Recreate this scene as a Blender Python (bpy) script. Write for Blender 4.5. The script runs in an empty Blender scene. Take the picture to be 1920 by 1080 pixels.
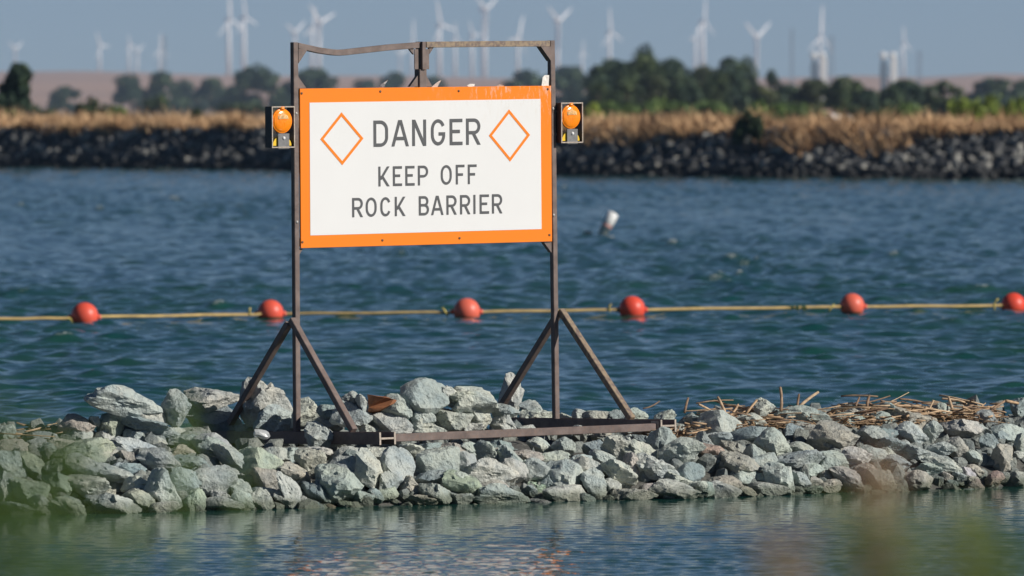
import bpy, bmesh, math, random
import numpy as np
from mathutils import Vector, Matrix, noise, Quaternion, Euler

random.seed(7); np.random.seed(7)
R = math.radians
scene = bpy.context.scene
COL = scene.collection

# ------------------------------------------------------------------ camera
F = 15000.0            # focal length in pixels of the 1920 px wide photograph
H = 2.93               # height of the lens above the water
HOR = 200.0            # horizon row of the photograph
PITCH = math.atan((540.0 - HOR) / F)
cam_d = bpy.data.cameras.new("camera")
cam = bpy.data.objects.new("camera", cam_d); COL.objects.link(cam)
cam.location = (0, 0, H)
cam.rotation_euler = (math.pi / 2 - PITCH, 0, 0)
cam_d.sensor_width = 36.0
cam_d.lens = F / 1920.0 * 36.0
cam_d.clip_start = 0.5
cam_d.clip_end = 40000.0
cam_d.dof.use_dof = True
cam_d.dof.focus_distance = 61.2
cam_d.dof.aperture_fstop = 4.4
cam_d.dof.aperture_blades = 9
scene.camera = cam

# ------------------------------------------------------------------ daylight
SUN_EL, SUN_AZ = R(30), R(112)      # azimuth clockwise from +y (the view direction)
w = bpy.data.worlds.new("World"); scene.world = w; w.use_nodes = True
nt = w.node_tree
bg = nt.nodes["Background"]
sky = nt.nodes.new("ShaderNodeTexSky"); sky.sky_type = 'NISHITA'
sky.sun_disc = False
sky.sun_elevation = SUN_EL; sky.sun_rotation = SUN_AZ
sky.altitude = 0; sky.air_density = 0.5; sky.dust_density = 0.1; sky.ozone_density = 4.2
nt.links.new(sky.outputs[0], bg.inputs[0])
bg.inputs[1].default_value = 0.05
sun_d = bpy.data.lights.new("sun", 'SUN'); sun_d.energy = 5.0; sun_d.angle = R(0.53)
sun_d.color = (1.0, 0.945, 0.87)
sun = bpy.data.objects.new("sun", sun_d); COL.objects.link(sun)
sdir = Vector((math.sin(SUN_AZ) * math.cos(SUN_EL), math.cos(SUN_AZ) * math.cos(SUN_EL), math.sin(SUN_EL)))
sun.rotation_euler = sdir.to_track_quat('Z', 'Y').to_euler()
sun.location = (20, -10, 40)
scene.view_settings.view_transform = 'Standard'
scene.view_settings.look = 'None'
scene.view_settings.exposure = 0.0
scene.view_settings.gamma = 1.0
scene.view_settings.use_curve_mapping = False
scene.render.engine = 'CYCLES'
scene.cycles.use_denoising = True
scene.cycles.max_bounces = 8
scene.cycles.volume_bounces = 1
scene.cycles.sample_clamp_indirect = 4.0

HAZE_DENSITY = 6.0e-5

# ------------------------------------------------------------------ helpers
CP, SP = math.cos(PITCH), math.sin(PITCH)

def ray(px, py):
    """direction of the photograph's pixel, scaled so that its y is 1"""
    a, b = (px - 960.0) / F, -(py - 540.0) / F
    v = Vector((a, CP + b * SP, -SP + b * CP))
    return v / v.y

def at(px, py, d):
    r = ray(px, py)
    return Vector((r.x * d, d, H + r.z * d))

def dwater(py):
    return -H / ray(960, py).z

def tag(o, label=None, cat=None, group=None, kind=None):
    if label: o["label"] = label
    if cat: o["category"] = cat
    if group: o["group"] = group
    if kind: o["kind"] = kind
    return o

def link(name, me, parent=None, m=None):
    o = bpy.data.objects.new(name, me)
    COL.objects.link(o)
    if m is not None and len(me.materials) == 0: me.materials.append(m)
    if parent is not None: o.parent = parent
    return o

def from_bm(name, bm, m, parent=None, smooth=False):
    me = bpy.data.meshes.new(name)
    bm.normal_update()
    bm.to_mesh(me); bm.free()
    if smooth:
        me.polygons.foreach_set("use_smooth", [True] * len(me.polygons))
    return link(name, me, parent, m)

def from_np(name, verts, faces, m, parent=None, smooth=False):
    me = bpy.data.meshes.new(name)
    verts = np.asarray(verts, dtype=np.float64)
    faces = np.asarray(faces, dtype=np.int32)
    k = faces.shape[1]
    me.vertices.add(len(verts)); me.vertices.foreach_set("co", verts.ravel())
    me.loops.add(faces.size); me.loops.foreach_set("vertex_index", faces.ravel())
    me.polygons.add(len(faces))
    me.polygons.foreach_set("loop_start", np.arange(0, faces.size, k, dtype=np.int32))
    me.polygons.foreach_set("use_smooth", np.full(len(faces), smooth, dtype=bool))
    me.update(calc_edges=True)
    return link(name, me, parent, m)

def empty(name, loc=(0, 0, 0), rot=(0, 0, 0)):
    o = bpy.data.objects.new(name, None); COL.objects.link(o)
    o.location = loc; o.rotation_euler = rot
    o.empty_display_size = 0.2
    return o

def add_box(bm, c, s, rot=None):
    mtx = Matrix.Translation(Vector(c)) @ (rot.to_matrix().to_4x4() if rot is not None else Matrix()) @ Matrix.Diagonal((s[0], s[1], s[2], 1))
    return bmesh.ops.create_cube(bm, size=1.0, matrix=mtx)["verts"]

def bevel_all(bm, off, seg=1):
    bmesh.ops.bevel(bm, geom=list(bm.edges), offset=off, segments=seg, affect='EDGES', profile=0.5)

def frame_of(p0, p1, up=Vector((0, 0, 1))):
    z = (Vector(p1) - Vector(p0)).normalized()
    x = up.cross(z)
    if x.length < 1e-4: x = Vector((1, 0, 0))
    x.normalize(); y = z.cross(x)
    return x, y, z

def add_bar(bm, p0, p1, w_, h_, up=Vector((0, 0, 1))):
    """rectangular bar; w_ across, h_ along the up side"""
    p0, p1 = Vector(p0), Vector(p1)
    x, y, z = frame_of(p0, p1, up)
    vs = []
    for p in (p0, p1):
        for sx, sy in ((-1, -1), (1, -1), (1, 1), (-1, 1)):
            vs.append(bm.verts.new(p + x * sx * w_ / 2 + y * sy * h_ / 2))
    for f in ((3, 2, 1, 0), (4, 5, 6, 7), (0, 1, 5, 4), (1, 2, 6, 5), (2, 3, 7, 6), (3, 0, 4, 7)):
        bm.faces.new([vs[i] for i in f])
    return vs

def add_tube(bm, pts, rads, n=8, cap=True):
    pts = [Vector(p) for p in pts]
    rings = []
    for i, p in enumerate(pts):
        a = pts[max(i - 1, 0)]; b = pts[min(i + 1, len(pts) - 1)]
        x, y, z = frame_of(a, b, Vector((0.13, 0.31, 0.94)))
        r = rads[i] if hasattr(rads, "__len__") else rads
        rings.append([bm.verts.new(p + (x * math.cos(t) + y * math.sin(t)) * r) for t in (2 * math.pi * k / n for k in range(n))])
    for a, b in zip(rings, rings[1:]):
        for k in range(n):
            bm.faces.new((a[k], a[(k + 1) % n], b[(k + 1) % n], b[k]))
    if cap:
        bm.faces.new(list(reversed(rings[0]))); bm.faces.new(rings[-1])

def add_lathe(bm, prof, n=24, mtx=Matrix()):
    rings = []
    for r, z in prof:
        if r < 1e-5:
            rings.append([bm.verts.new(mtx @ Vector((0, 0, z)))])
        else:
            rings.append([bm.verts.new(mtx @ Vector((r * math.cos(2 * math.pi * k / n), r * math.sin(2 * math.pi * k / n), z))) for k in range(n)])
    for a, b in zip(rings, rings[1:]):
        if len(a) == 1 and len(b) == 1: continue
        for k in range(n):
            k2 = (k + 1) % n
            if len(a) == 1: bm.faces.new((a[0], b[k2], b[k]))
            elif len(b) == 1: bm.faces.new((a[k], a[k2], b[0]))
            else: bm.faces.new((a[k], a[k2], b[k2], b[k]))

# ------------------------------------------------------------------ materials
class NT:
    """small helper round a material's node tree"""
    def __init__(s, name):
        s.m = bpy.data.materials.new(name); s.m.use_nodes = True
        s.t = s.m.node_tree; s.b = s.t.nodes["Principled BSDF"]; s.out = s.t.nodes["Material Output"]
    def n(s, typ, **kw):
        nd = s.t.nodes.new("ShaderNode" + typ)
        for k, v in kw.items():
            if k in nd.inputs.keys() if isinstance(k, str) else False: nd.inputs[k].default_value = v
            else: setattr(nd, k, v)
        return nd
    def l(s, a, b): s.t.links.new(a, b)
    def noise(s, vec, scale, detail=4, rough=0.55):
        nd = s.t.nodes.new("ShaderNodeTexNoise"); nd.inputs["Scale"].default_value = scale
        nd.inputs["Detail"].default_value = detail; nd.inputs["Roughness"].default_value = rough
        if vec is not None: s.l(vec, nd.inputs["Vector"])
        return nd.outputs["Fac"]
    def ramp(s, fac, stops):
        nd = s.t.nodes.new("ShaderNodeValToRGB"); e = nd.color_ramp.elements
        while len(e) > 1: e.remove(e[-1])
        for i, (p, c) in enumerate(stops):
            el = e[0] if i == 0 else e.new(p)
            el.position = p; el.color = (*c, 1) if len(c) == 3 else c
        s.l(fac, nd.inputs[0]); return nd.outputs[0]
    def mix(s, fac, a, b, mode='MIX'):
        nd = s.t.nodes.new("ShaderNodeMix"); nd.data_type = 'RGBA'; nd.blend_type = mode
        for sock, v in ((nd.inputs[0], fac), (nd.inputs[6], a), (nd.inputs[7], b)):
            if hasattr(v, "is_linked"): s.l(v, sock)
            else: sock.default_value = v if not hasattr(v, "__len__") else ((*v, 1) if len(v) == 3 else v)
        return nd.outputs[2]
    def math(s, op, a, b=0.0, clamp=False):
        nd = s.t.nodes.new("ShaderNodeMath"); nd.operation = op; nd.use_clamp = clamp
        for sock, v in ((nd.inputs[0], a), (nd.inputs[1], b)):
            if hasattr(v, "is_linked"): s.l(v, sock)
            else: sock.default_value = v
        return nd.outputs[0]
    def bump(s, h, strength, dist=0.01):
        nd = s.t.nodes.new("ShaderNodeBump"); nd.inputs["Strength"].default_value = strength
        nd.inputs["Distance"].default_value = dist; s.l(h, nd.inputs["Height"]); s.l(nd.outputs[0], s.b.inputs["Normal"])
        return nd
    def pos(s): return s.t.nodes.new("ShaderNodeNewGeometry").outputs["Position"]
    def obj(s): return s.t.nodes.new("ShaderNodeTexCoord").outputs["Object"]
    def set(s, **kw):
        for k, v in kw.items():
            k = k.replace("_", " ")
            if hasattr(v, "is_linked"): s.l(v, s.b.inputs[k])
            else: s.b.inputs[k].default_value = (*v, 1) if hasattr(v, "__len__") and len(v) == 3 else v
        return s

def flat(name, col, rough=0.6, var=0.12, scale=8.0, metal=0.0, spec=0.5):
    t = NT(name); nz = t.noise(t.pos(), scale)
    c0 = tuple(c * (1 - var) for c in col); c1 = tuple(min(1, c * (1 + var)) for c in col)
    t.set(Base_Color=t.ramp(nz, [(0.3, c0), (0.7, c1)]), Roughness=rough, Metallic=metal)
    t.b.inputs["Specular IOR Level"].default_value = spec
    return t.m

def mat_rock():
    t = NT("blasted_rock"); p = t.pos()
    oi = t.t.nodes.new("ShaderNodeObjectInfo")
    big = t.noise(p, 5.0, 5, 0.6); mid = t.noise(p, 16.0, 6, 0.65); fine = t.noise(p, 70.0, 4, 0.6)
    c = t.mix(t.ramp(big, [(0.35, (0, 0, 0)), (0.62, (1, 1, 1))]), (0.80, 0.86, 0.88), (1.12, 1.10, 1.02))
    c = t.mix(1.0, oi.outputs["Color"], c, 'MULTIPLY')
    c = t.mix(t.ramp(mid, [(0.36, (0.45, 0.45, 0.45)), (0.46, (0, 0, 0))]), c, (0.13, 0.155, 0.155))       # dark veins
    c = t.mix(t.ramp(t.noise(p, 9.0, 5, 0.7), [(0.60, (0, 0, 0)), (0.72, (0.55, 0.55, 0.55))]), c, (0.62, 0.60, 0.53))  # pale calcite
    c = t.mix(t.ramp(t.noise(p, 3.7, 6, 0.7), [(0.66, (0, 0, 0)), (0.78, (0.45, 0.45, 0.45))]), c, (0.40, 0.29, 0.18))  # iron stain
    c = t.mix(t.ramp(fine, [(0.34, (0.35, 0.35, 0.35)), (0.46, (0, 0, 0))]), c, (0.14, 0.15, 0.155))
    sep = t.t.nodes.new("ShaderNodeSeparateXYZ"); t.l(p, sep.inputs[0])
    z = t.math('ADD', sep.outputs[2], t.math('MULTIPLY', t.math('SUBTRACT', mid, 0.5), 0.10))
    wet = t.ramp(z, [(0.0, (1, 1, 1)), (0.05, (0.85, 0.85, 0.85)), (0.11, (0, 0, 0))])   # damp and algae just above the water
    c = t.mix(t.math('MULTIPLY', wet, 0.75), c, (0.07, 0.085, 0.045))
    t.set(Base_Color=c, Roughness=t.math('SUBTRACT', 0.86, t.math('MULTIPLY', wet, 0.45)))
    h = t.math('ADD', t.math('MULTIPLY', mid, 0.9), t.math('MULTIPLY', fine, 0.16))
    t.b.inputs["Specular IOR Level"].default_value = 0.3
    t.bump(h, 1.0, 0.05)
    return t.m

def mat_steel(name, dark, light, droppings=0.0):
    t = NT(name); p = t.pos()
    a = t.noise(p, 9, 6, 0.65); b = t.noise(p, 60, 4, 0.6)
    c = t.ramp(a, [(0.3, dark), (0.65, light)])
    c = t.mix(t.ramp(b, [(0.5, (0, 0, 0)), (0.75, (0.5, 0.5, 0.5))]), c, (0.22, 0.12, 0.07))
    if droppings:
        c = t.mix(t.ramp(t.noise(p, 26, 5, 0.7), [(0.42, (0, 0, 0)), (0.56, (droppings,) * 3)]), c, (0.42, 0.32, 0.19))
    t.set(Base_Color=c, Roughness=0.62, Metallic=0.0)
    t.b.inputs["Specular IOR Level"].default_value = 0.45
    t.bump(b, 0.3, 0.004)
    return t.m

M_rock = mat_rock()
M_steel = mat_steel("weathered_steel", (0.095, 0.070, 0.062), (0.20, 0.155, 0.138))
M_steel_drop = mat_steel("weathered_steel_with_droppings", (0.12, 0.09, 0.08), (0.18, 0.14, 0.12), 0.5)
M_rust = mat_steel("orange_rust", (0.20, 0.075, 0.03), (0.34, 0.14, 0.06))

def mat_board(name, col, rough, scuff):
    t = NT(name); p = t.obj()
    a = t.noise(p, 3.0, 5, 0.6); b = t.noise(p, 22, 5, 0.7)
    c = t.mix(t.ramp(a, [(0.3, (0, 0, 0)), (0.75, (0.35, 0.35, 0.35))]), col, tuple(x * 0.90 for x in col))
    c = t.mix(t.ramp(b, [(0.66, (0, 0, 0)), (0.78, (scuff,) * 3)]), c, (0.62, 0.58, 0.52))
    sp = t.t.nodes.new("ShaderNodeSeparateXYZ"); t.l(p, sp.inputs[0])
    top = t.math('MULTIPLY', t.math('SUBTRACT', sp.outputs[2], 2.30), 3.0, True); right = t.math('MULTIPLY', t.math('ADD', sp.outputs[0], 0.1), 1.2, True)
    mp = t.t.nodes.new("ShaderNodeMapping"); mp.inputs["Scale"].default_value = (34, 34, 9); t.l(p, mp.inputs[0])
    drip = t.ramp(t.noise(mp.outputs[0], 1.0, 5, 0.7), [(0.54, (0, 0, 0)), (0.68, (0.75, 0.75, 0.75))])
    c = t.mix(t.math('MULTIPLY', t.math('MULTIPLY', top, right), drip), c, (0.60, 0.54, 0.46))       # droppings washed down from the top edge
    specks = t.ramp(t.noise(p, 55, 3, 0.6), [(0.69, (0, 0, 0)), (0.74, (0.35, 0.35, 0.35))])
    c = t.mix(t.math('MULTIPLY', specks, right), c, (0.35, 0.33, 0.30))
    t.set(Base_Color=c, Roughness=rough)
    t.b.inputs["Specular IOR Level"].default_value = 0.35
    return t.m

M_orange = mat_board("orange_sheeting", (0.90, 0.215, 0.003), 0.45, 0.22)
M_white = mat_board("white_sheeting", (0.73, 0.73, 0.72), 0.5, 0.10)
M_ink = flat("dark_grey_lettering", (0.075, 0.078, 0.082), 0.55, 0.1, 30)
M_alu = flat("dull_bolt_metal", (0.42, 0.40, 0.37), 0.4, 0.15, 60, 0.6)
M_black = flat("dark_painted_steel", (0.055, 0.048, 0.045), 0.55, 0.25, 30)
M_rim = flat("worn_light_edge", (0.40, 0.34, 0.28), 0.6, 0.3, 60)
M_plate = flat("grey_bracket", (0.17, 0.17, 0.17), 0.5, 0.2, 40)
M_yellow = flat("yellow_plastic", (0.78, 0.50, 0.02), 0.4, 0.08, 20)
def mat_amber():
    t = NT("amber_lens"); t.set(Base_Color=(1.0, 0.27, 0.006), Roughness=0.2)
    t.b.inputs["Subsurface Weight"].default_value = 0.25
    t.b.inputs["Subsurface Radius"].default_value = (0.03, 0.012, 0.002)
    t.b.inputs["Coat Weight"].default_value = 0.4
    return t.m
M_amber = mat_amber()
M_prism_glint = flat("painted_prism_glints", (1.0, 0.74, 0.34), 0.25, 0.2, 80)

# ------------------------------------------------------------------ barrier profile
WL = np.array([(-1400, 985), (-400, 972), (0, 964), (300, 961), (600, 952), (800, 947), (1000, 941), (1300, 934), (1500, 927), (1700, 921), (1920, 912), (2400, 900), (3400, 885)], float)
def d_front(px):
    return dwater(float(np.interp(px, WL[:, 0], WL[:, 1])))
PROF = np.array([(-2.5, -0.9), (-0.8, -0.34), (0, -0.02), (0.45, 0.17), (1.05, 0.33), (1.5, 0.37), (2.3, 0.47), (2.9, 0.36), (4.2, -0.35), (6, -1.0)], float)
PROFL = np.array([(-2.5, -0.9), (-0.8, -0.34), (0, -0.02), (0.45, 0.17), (0.95, 0.29), (1.4, 0.32), (4.0, 0.34), (4.6, 0.2), (5.6, -0.5), (7, -1.2)], float)
def surf(px, q):
    lump = 0.05 * noise.noise(Vector((px / 170.0, q * 1.1, 3.1)))
    dip = 0.07 * min(1, max(0, (px - 400) / 40)) * min(1, max(0, (1270 - px) / 40)) * min(1, max(0, (q - 0.8) / 0.2)) * min(1, max(0, (1.95 - q) / 0.3))
    z = float(np.interp(q, PROF[:, 0], PROF[:, 1])) - dip
    wl_ = min(1, max(0, (px - 370) / 60)) * min(1, max(0, (1340 - px) / 90))     # the mound is broader and flatter under the sign
    z = z * (1 - wl_) + wl_ * float(np.interp(q, PROFL[:, 0], PROFL[:, 1]))
    return z + lump * (1 - 0.7 * wl_)
def px_of(x, d): return 960 + x / d * F

# ------------------------------------------------------------------ water
def build_water():
    ks = []
    rng = np.random.RandomState(3)
    for lam_lo, lam_hi, n, slope in ((1.3, 3.0, 18, 0.060), (0.6, 1.3, 30, 0.120), (0.34, 0.6, 30, 0.150), (0.22, 0.34, 26, 0.095)):
        for i in range(n):
            lam = math.exp(rng.uniform(math.log(lam_lo), math.log(lam_hi)))
            th = R(250) + rng.normal(0, 0.85)
            k = 2 * math.pi / lam
            a = slope / k / math.sqrt(n) * 1.4
            ks.append((k * math.cos(th), k * math.sin(th), a, rng.uniform(0, 6.28)))
    rip = []
    for i in range(22):
        lam = math.exp(rng.uniform(math.log(0.10), math.log(0.34)))
        th = R(262) + rng.normal(0, 0.6); k = 2 * math.pi / lam
        rip.append((k * math.cos(th), k * math.sin(th), 0.062 / k / math.sqrt(22) * 1.4, rng.uniform(0, 6.28)))
    ds = list(np.concatenate([np.linspace(14, 40, 20), np.linspace(41, 48, 20)])) + list(np.linspace(48.04, 62, 350))
    d = 62.0
    while d < 130:
        d *= 1.0009; ds.append(d)
    while d < 430:
        d *= 1.002; ds.append(d)
    while d < 12000:
        d *= 1.25; ds.append(d)
    ds = np.array(ds)
    us = np.concatenate([-np.geomspace(0.094, 0.9, 24)[::-1], np.linspace(-0.092, 0.092, 430), np.geomspace(0.094, 0.9, 24)])
    X = us[None, :] * ds[:, None]; Y = np.repeat(ds[:, None], len(us), 1)
    wl = np.interp(960 + us * F, WL[:, 0], WL[:, 1])
    dfr = H / ((wl - HOR) / F)
    lake = np.clip((Y - dfr[None, :] - 1.2) / 1.0, 0, 1)
    fade = np.clip((520 - Y) / 60, 0, 1) * np.clip((0.105 - np.abs(us))[None, :] / 0.015, 0, 1)
    # gentle gusts: patches of rougher and calmer water
    gust = 0.85 + 0.3 * np.sin(X * 0.23 + 1.0 + 0.6 * np.sin(Y * 0.021)) * np.sin(Y * 0.05 + X * 0.08)
    Z = np.zeros_like(X)
    for kx, ky, a, ph in ks:
        Z += a * np.sin(kx * X + ky * Y + ph)
    Z = Z + 3.0 * np.maximum(Z, 0) ** 2          # sharper crests
    Zp = np.zeros_like(X)
    for kx, ky, a, ph in rip:
        Zp += a * np.sin(kx * X + ky * Y + ph)
    near = np.clip((Y - 30) / 15, 0, 1)
    calm = np.clip((dfr[None, :] - Y) / 5.0, 0.32, 1.6)
    Z = Z * lake * gust * fade + Zp * (1 - lake) * near * calm
    nr, nc = X.shape
    V = np.stack([X, Y, Z], -1).reshape(-1, 3)
    idx = np.arange(nr * nc).reshape(nr, nc)
    Fc = np.stack([idx[:-1, :-1], idx[:-1, 1:], idx[1:, 1:], idx[1:, :-1]], -1).reshape(-1, 4)
    t = NT("lake_water"); p = t.pos()
    at_ = t.t.nodes.new("ShaderNodeAttribute"); at_.attribute_name = "lake"
    lk = at_.outputs["Fac"]
    mp = t.t.nodes.new("ShaderNodeMapping"); mp.inputs["Scale"].default_value = (0.8, 1.0, 1.0); t.l(p, mp.inputs[0])
    n1 = t.noise(mp.outputs[0], 9.0, 3, 0.55); n2 = t.noise(mp.outputs[0], 30.0, 2, 0.5)
    h = t.math('ADD', t.math('MULTIPLY', n1, 1.0), t.math('MULTIPLY', n2, 0.28))
    body = t.mix(t.ramp(t.noise(p, 0.35, 3), [(0.35, (0, 0, 0)), (0.65, (1, 1, 1))]), (0.007, 0.056, 0.056), (0.015, 0.068, 0.048))
    fa = t.t.nodes.new("ShaderNodeAttribute"); fa.attribute_name = "foam_glints"
    fm = t.math('MULTIPLY', fa.outputs["Fac"], t.ramp(t.noise(p, 12.0, 3), [(0.42, (0, 0, 0)), (0.6, (1, 1, 1))]))  # pale crest dots: foam, with water glints painted in as colour
    t.set(Base_Color=t.mix(fm, body, (0.62, 0.66, 0.62)), Roughness=t.math('ADD', 0.06, t.math('MULTIPLY', fm, 0.5)), IOR=1.333)
    sx_ = t.t.nodes.new('ShaderNodeSeparateXYZ'); t.l(p, sx_.inputs[0]); sy_ = sx_.outputs[1]
    bp = t.bump(h, 1.0, 0.02)
    t.l(t.math('ADD', t.math('ADD', 0.12, t.math('MULTIPLY', lk, 0.10)), t.math('MULTIPLY', t.math('MULTIPLY', t.math('SUBTRACT', sy_, 105.0), 0.008, True), 0.75)), bp.inputs["Strength"])
    o = from_np("water", V, Fc, t.m, None, True)
    zl = Z.ravel(); thr = np.quantile(zl[(lake.ravel() > 0.9) & (fade.ravel() > 0.9)], 0.99965)
    foam_glints = np.clip((zl - thr) / 0.02, 0, 1) * lake.ravel() * (fade.ravel() > 0.9)
    at3 = o.data.attributes.new("foam_glints", 'FLOAT', 'POINT'); at3.data.foreach_set("value", foam_glints.astype(np.float32))
    at2 = o.data.attributes.new("lake", 'FLOAT', 'POINT'); at2.data.foreach_set("value", lake.ravel().astype(np.float32))
    tag(o, kind="structure")
build_water()

# lake bed / big ground sheet under everything
def grid_sheet(name, xs, ys, zf, m, kind="structure", smooth=True):
    V = [(x, y, zf(x, y)) for y in ys for x in xs]
    nx = len(xs)
    Fc = [(j * nx + i, j * nx + i + 1, (j + 1) * nx + i + 1, (j + 1) * nx + i) for j in range(len(ys) - 1) for i in range(nx - 1)]
    o = from_np(name, V, Fc, m, None, smooth); tag(o, kind=kind); return o

# far waterline: oblique, farther on the left
FWL = np.array([(-2500, 300), (-600, 309), (0, 314), (545, 321), (1040, 329), (1500, 335), (1920, 339), (2600, 346), (4500, 365)], float)
def d_far(px): return dwater(float(np.interp(px, FWL[:, 0], FWL[:, 1])))

M_drygrass_ground = flat("dry_field", (0.40, 0.27, 0.14), 0.9, 0.25, 0.02)
M_bankdirt = flat("dark_bank_soil", (0.030, 0.028, 0.026), 0.9, 0.35, 0.8)
M_hill = flat("dry_grass_hills", (0.37, 0.195, 0.09), 0.95, 0.16, 0.0035)
t = NT("dry_straw_grass"); t.set(Base_Color=t.ramp(t.noise(t.pos(), 0.30, 4, 0.6), [(0.34, (0.27, 0.165, 0.09)), (0.47, (0.52, 0.325, 0.165)), (0.64, (0.68, 0.46, 0.26))]), Roughness=0.85)
M_straw = t.m

def far_profile(q):
    return float(np.interp(q, [-6, 0, 1.2, 3.6, 5.0, 12, 24, 60], [-1.6, -0.15, 0.55, 1.75, 2.0, 2.05, 0.6, 0.45]))
def build_far_shore():
    pxs = np.linspace(-2500, 4500, 240); qs = [-6, -2, 0, 0.6, 1.2, 2.4, 3.6, 5, 8, 12, 18, 24, 40, 60]
    V = []
    for q in qs:
        for px in pxs:
            d = d_far(px) + q * 1.25
            V.append(((px - 960) / F * d, d, far_profile(q) + 0.12 * noise.noise(Vector((px / 60, q, 0)))))
    n = len(pxs)
    Fc = [(j * n + i, j * n + i + 1, (j + 1) * n + i + 1, (j + 1) * n + i) for j in range(len(qs) - 1) for i in range(n - 1)]
    o = from_np("far_bank", V, Fc, M_bankdirt, None, True); tag(o, kind="structure")
    # plain beyond the levee out to the hills and past them
    xs = [-3000, -1200, -500, -200, -60, 60, 200, 500, 1200, 3000]
    def zf(x, y): return 0.40
    V = [((px - 960) / F * (d_far(px) + 70), d_far(px) + 70, 0.46) for px in pxs]
    n = len(pxs); V2 = [((px - 960) / F * 12900 * 1.0, 12900, 0.40) for px in pxs]
    Fc = [(i, i + 1, n + i + 1, n + i) for i in range(n - 1)]
    o = from_np("field", V + V2, Fc, M_drygrass_ground, None, True); tag(o, kind="structure")
build_far_shore()

HP = np.array([(-4000, 140), (-1500, 132), (0, 136), (150, 134), (300, 138), (450, 140), (700, 143), (1000, 147), (1300, 148), (1450, 146), (1600, 142), (1720, 147), (1850, 139), (1920, 140), (2600, 134), (5000, 140)], float)
def hill_z(px, d):
    y = float(np.interp(px, HP[:, 0], HP[:, 1])) - 5
    crest = (HOR - y) / F * 9200
    f = float(np.interp(d, [6400, 7200, 8300, 9200, 10500, 12500], [0.0, 0.32, 0.8, 1.0, 1.0, 0.9]))
    return 0.3 + crest * f + 2.5 * f * noise.noise(Vector((px / 260.0, d / 900.0, 0.5)))
def build_hills():
    pxs = np.linspace(-1600, 3500, 160); dsx = np.linspace(6400, 12500, 30)
    V = [((px - 960) / F * d, d, hill_z(px, d)) for d in dsx for px in pxs]
    n = len(pxs)
    Fc = [(j * n + i, j * n + i + 1, (j + 1) * n + i + 1, (j + 1) * n + i) for j in range(len(dsx) - 1) for i in range(n - 1)]
    o = from_np("hills", V, Fc, M_hill, None, True); tag(o, kind="structure")
build_hills()

# near shore that carries the weeds in front of the lens
def near_z(x, y):
    base = float(np.interp(y, [-60, 9.5, 13.5, 18, 30], [1.45, 1.5, 1.05, -0.3, -2.2]))
    return base + 0.06 * noise.noise(Vector((x * 0.7, y * 0.7, 0)))
M_soil = flat("grassy_soil", (0.10, 0.085, 0.045), 0.95, 0.3, 2.0)
grid_sheet("near_bank", list(np.linspace(-40, 40, 81)), list(np.linspace(-60, 6, 12)) + list(np.linspace(7, 30, 47)), near_z, M_soil)
grid_sheet("lake_bed", [-3000, -300, -40, 40, 300, 3000], [-100, 20, 60, 400, 3000, 12950], lambda x, y: -2.4, M_bankdirt)

# ------------------------------------------------------------------ rock barrier
def rock_mesh(seed, sub=4, name="stone", rough=0.020):
    rng = random.Random(seed)
    bm = bmesh.new()
    bmesh.ops.create_icosphere(bm, subdivisions=sub, radius=1.0)
    planes = []
    for i in range(rng.randint(11, 17)):
        n = Vector((rng.gauss(0, 1), rng.gauss(0, 1), rng.gauss(0, 1))).normalized()
        planes.append((n, rng.uniform(0.40, 0.74)))
    off = Vector((seed * 7.3, seed * 1.7, seed * 3.1))
    chips = []
    for i in range(46):
        n = Vector((rng.gauss(0, 1), rng.gauss(0, 1), rng.gauss(0, 1))).normalized()
        chips.append((n, Vector((rng.gauss(0, 1), rng.gauss(0, 1), rng.gauss(0, 1))) * 0.09, rng.uniform(-0.013, 0.013)))
    for v in bm.verts:
        c = v.co.normalized()
        r = 1.0
        for n, d in planes:
            k = n.dot(c)
            if k > 1e-3: r = min(r, d / k)
        if sub >= 4:        # conchoidal chips: each small patch broken off at its own angle
            nn, tv, b0 = max(chips, key=lambda q: q[0].dot(c)); r += b0 + tv.dot(c - nn)
        r += rough * (noise.noise(c * 2.4 + off) * 1.5 + noise.noise(c * 6 + off) * 1.0 + noise.noise(c * 14 + off) * 0.55)
        v.co = c * r
    me = bpy.data.meshes.new(name); bm.normal_update(); bm.to_mesh(me); bm.free()
    co = np.empty(len(me.vertices) * 3); me.vertices.foreach_get("co", co); co = co.reshape(-1, 3)
    lo, hi = co.min(0), co.max(0); co = (co - (lo + hi) / 2) / (hi - lo)
    me.vertices.foreach_set("co", co.ravel()); me.update()
    if sub >= 4:
        me.polygons.foreach_set("use_smooth", np.ones(len(me.polygons), dtype=bool))
        me.set_sharp_from_angle(angle=R(17))
    me.materials.append(M_rock)
    return me, co, np.array([p.vertices[:] for p in me.polygons])
ROCKS = [rock_mesh(i + 1) for i in range(34)]
SMALL = [rock_mesh(200 + i, 2, "small", 0.04) for i in range(12)]
TINY = [rock_mesh(300 + i, 1, "tiny", 0.04) for i in range(12)]

TONES = {  # base reflectance of the stone kinds
    'g': (0.445, 0.49, 0.475), 'p': (0.54, 0.555, 0.51), 'd': (0.30, 0.36, 0.37),
    'o': (0.45, 0.345, 0.25), 't': (0.45, 0.43, 0.385), 'r': (0.47, 0.35, 0.31), 'v': (0.40, 0.455, 0.38)}

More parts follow.
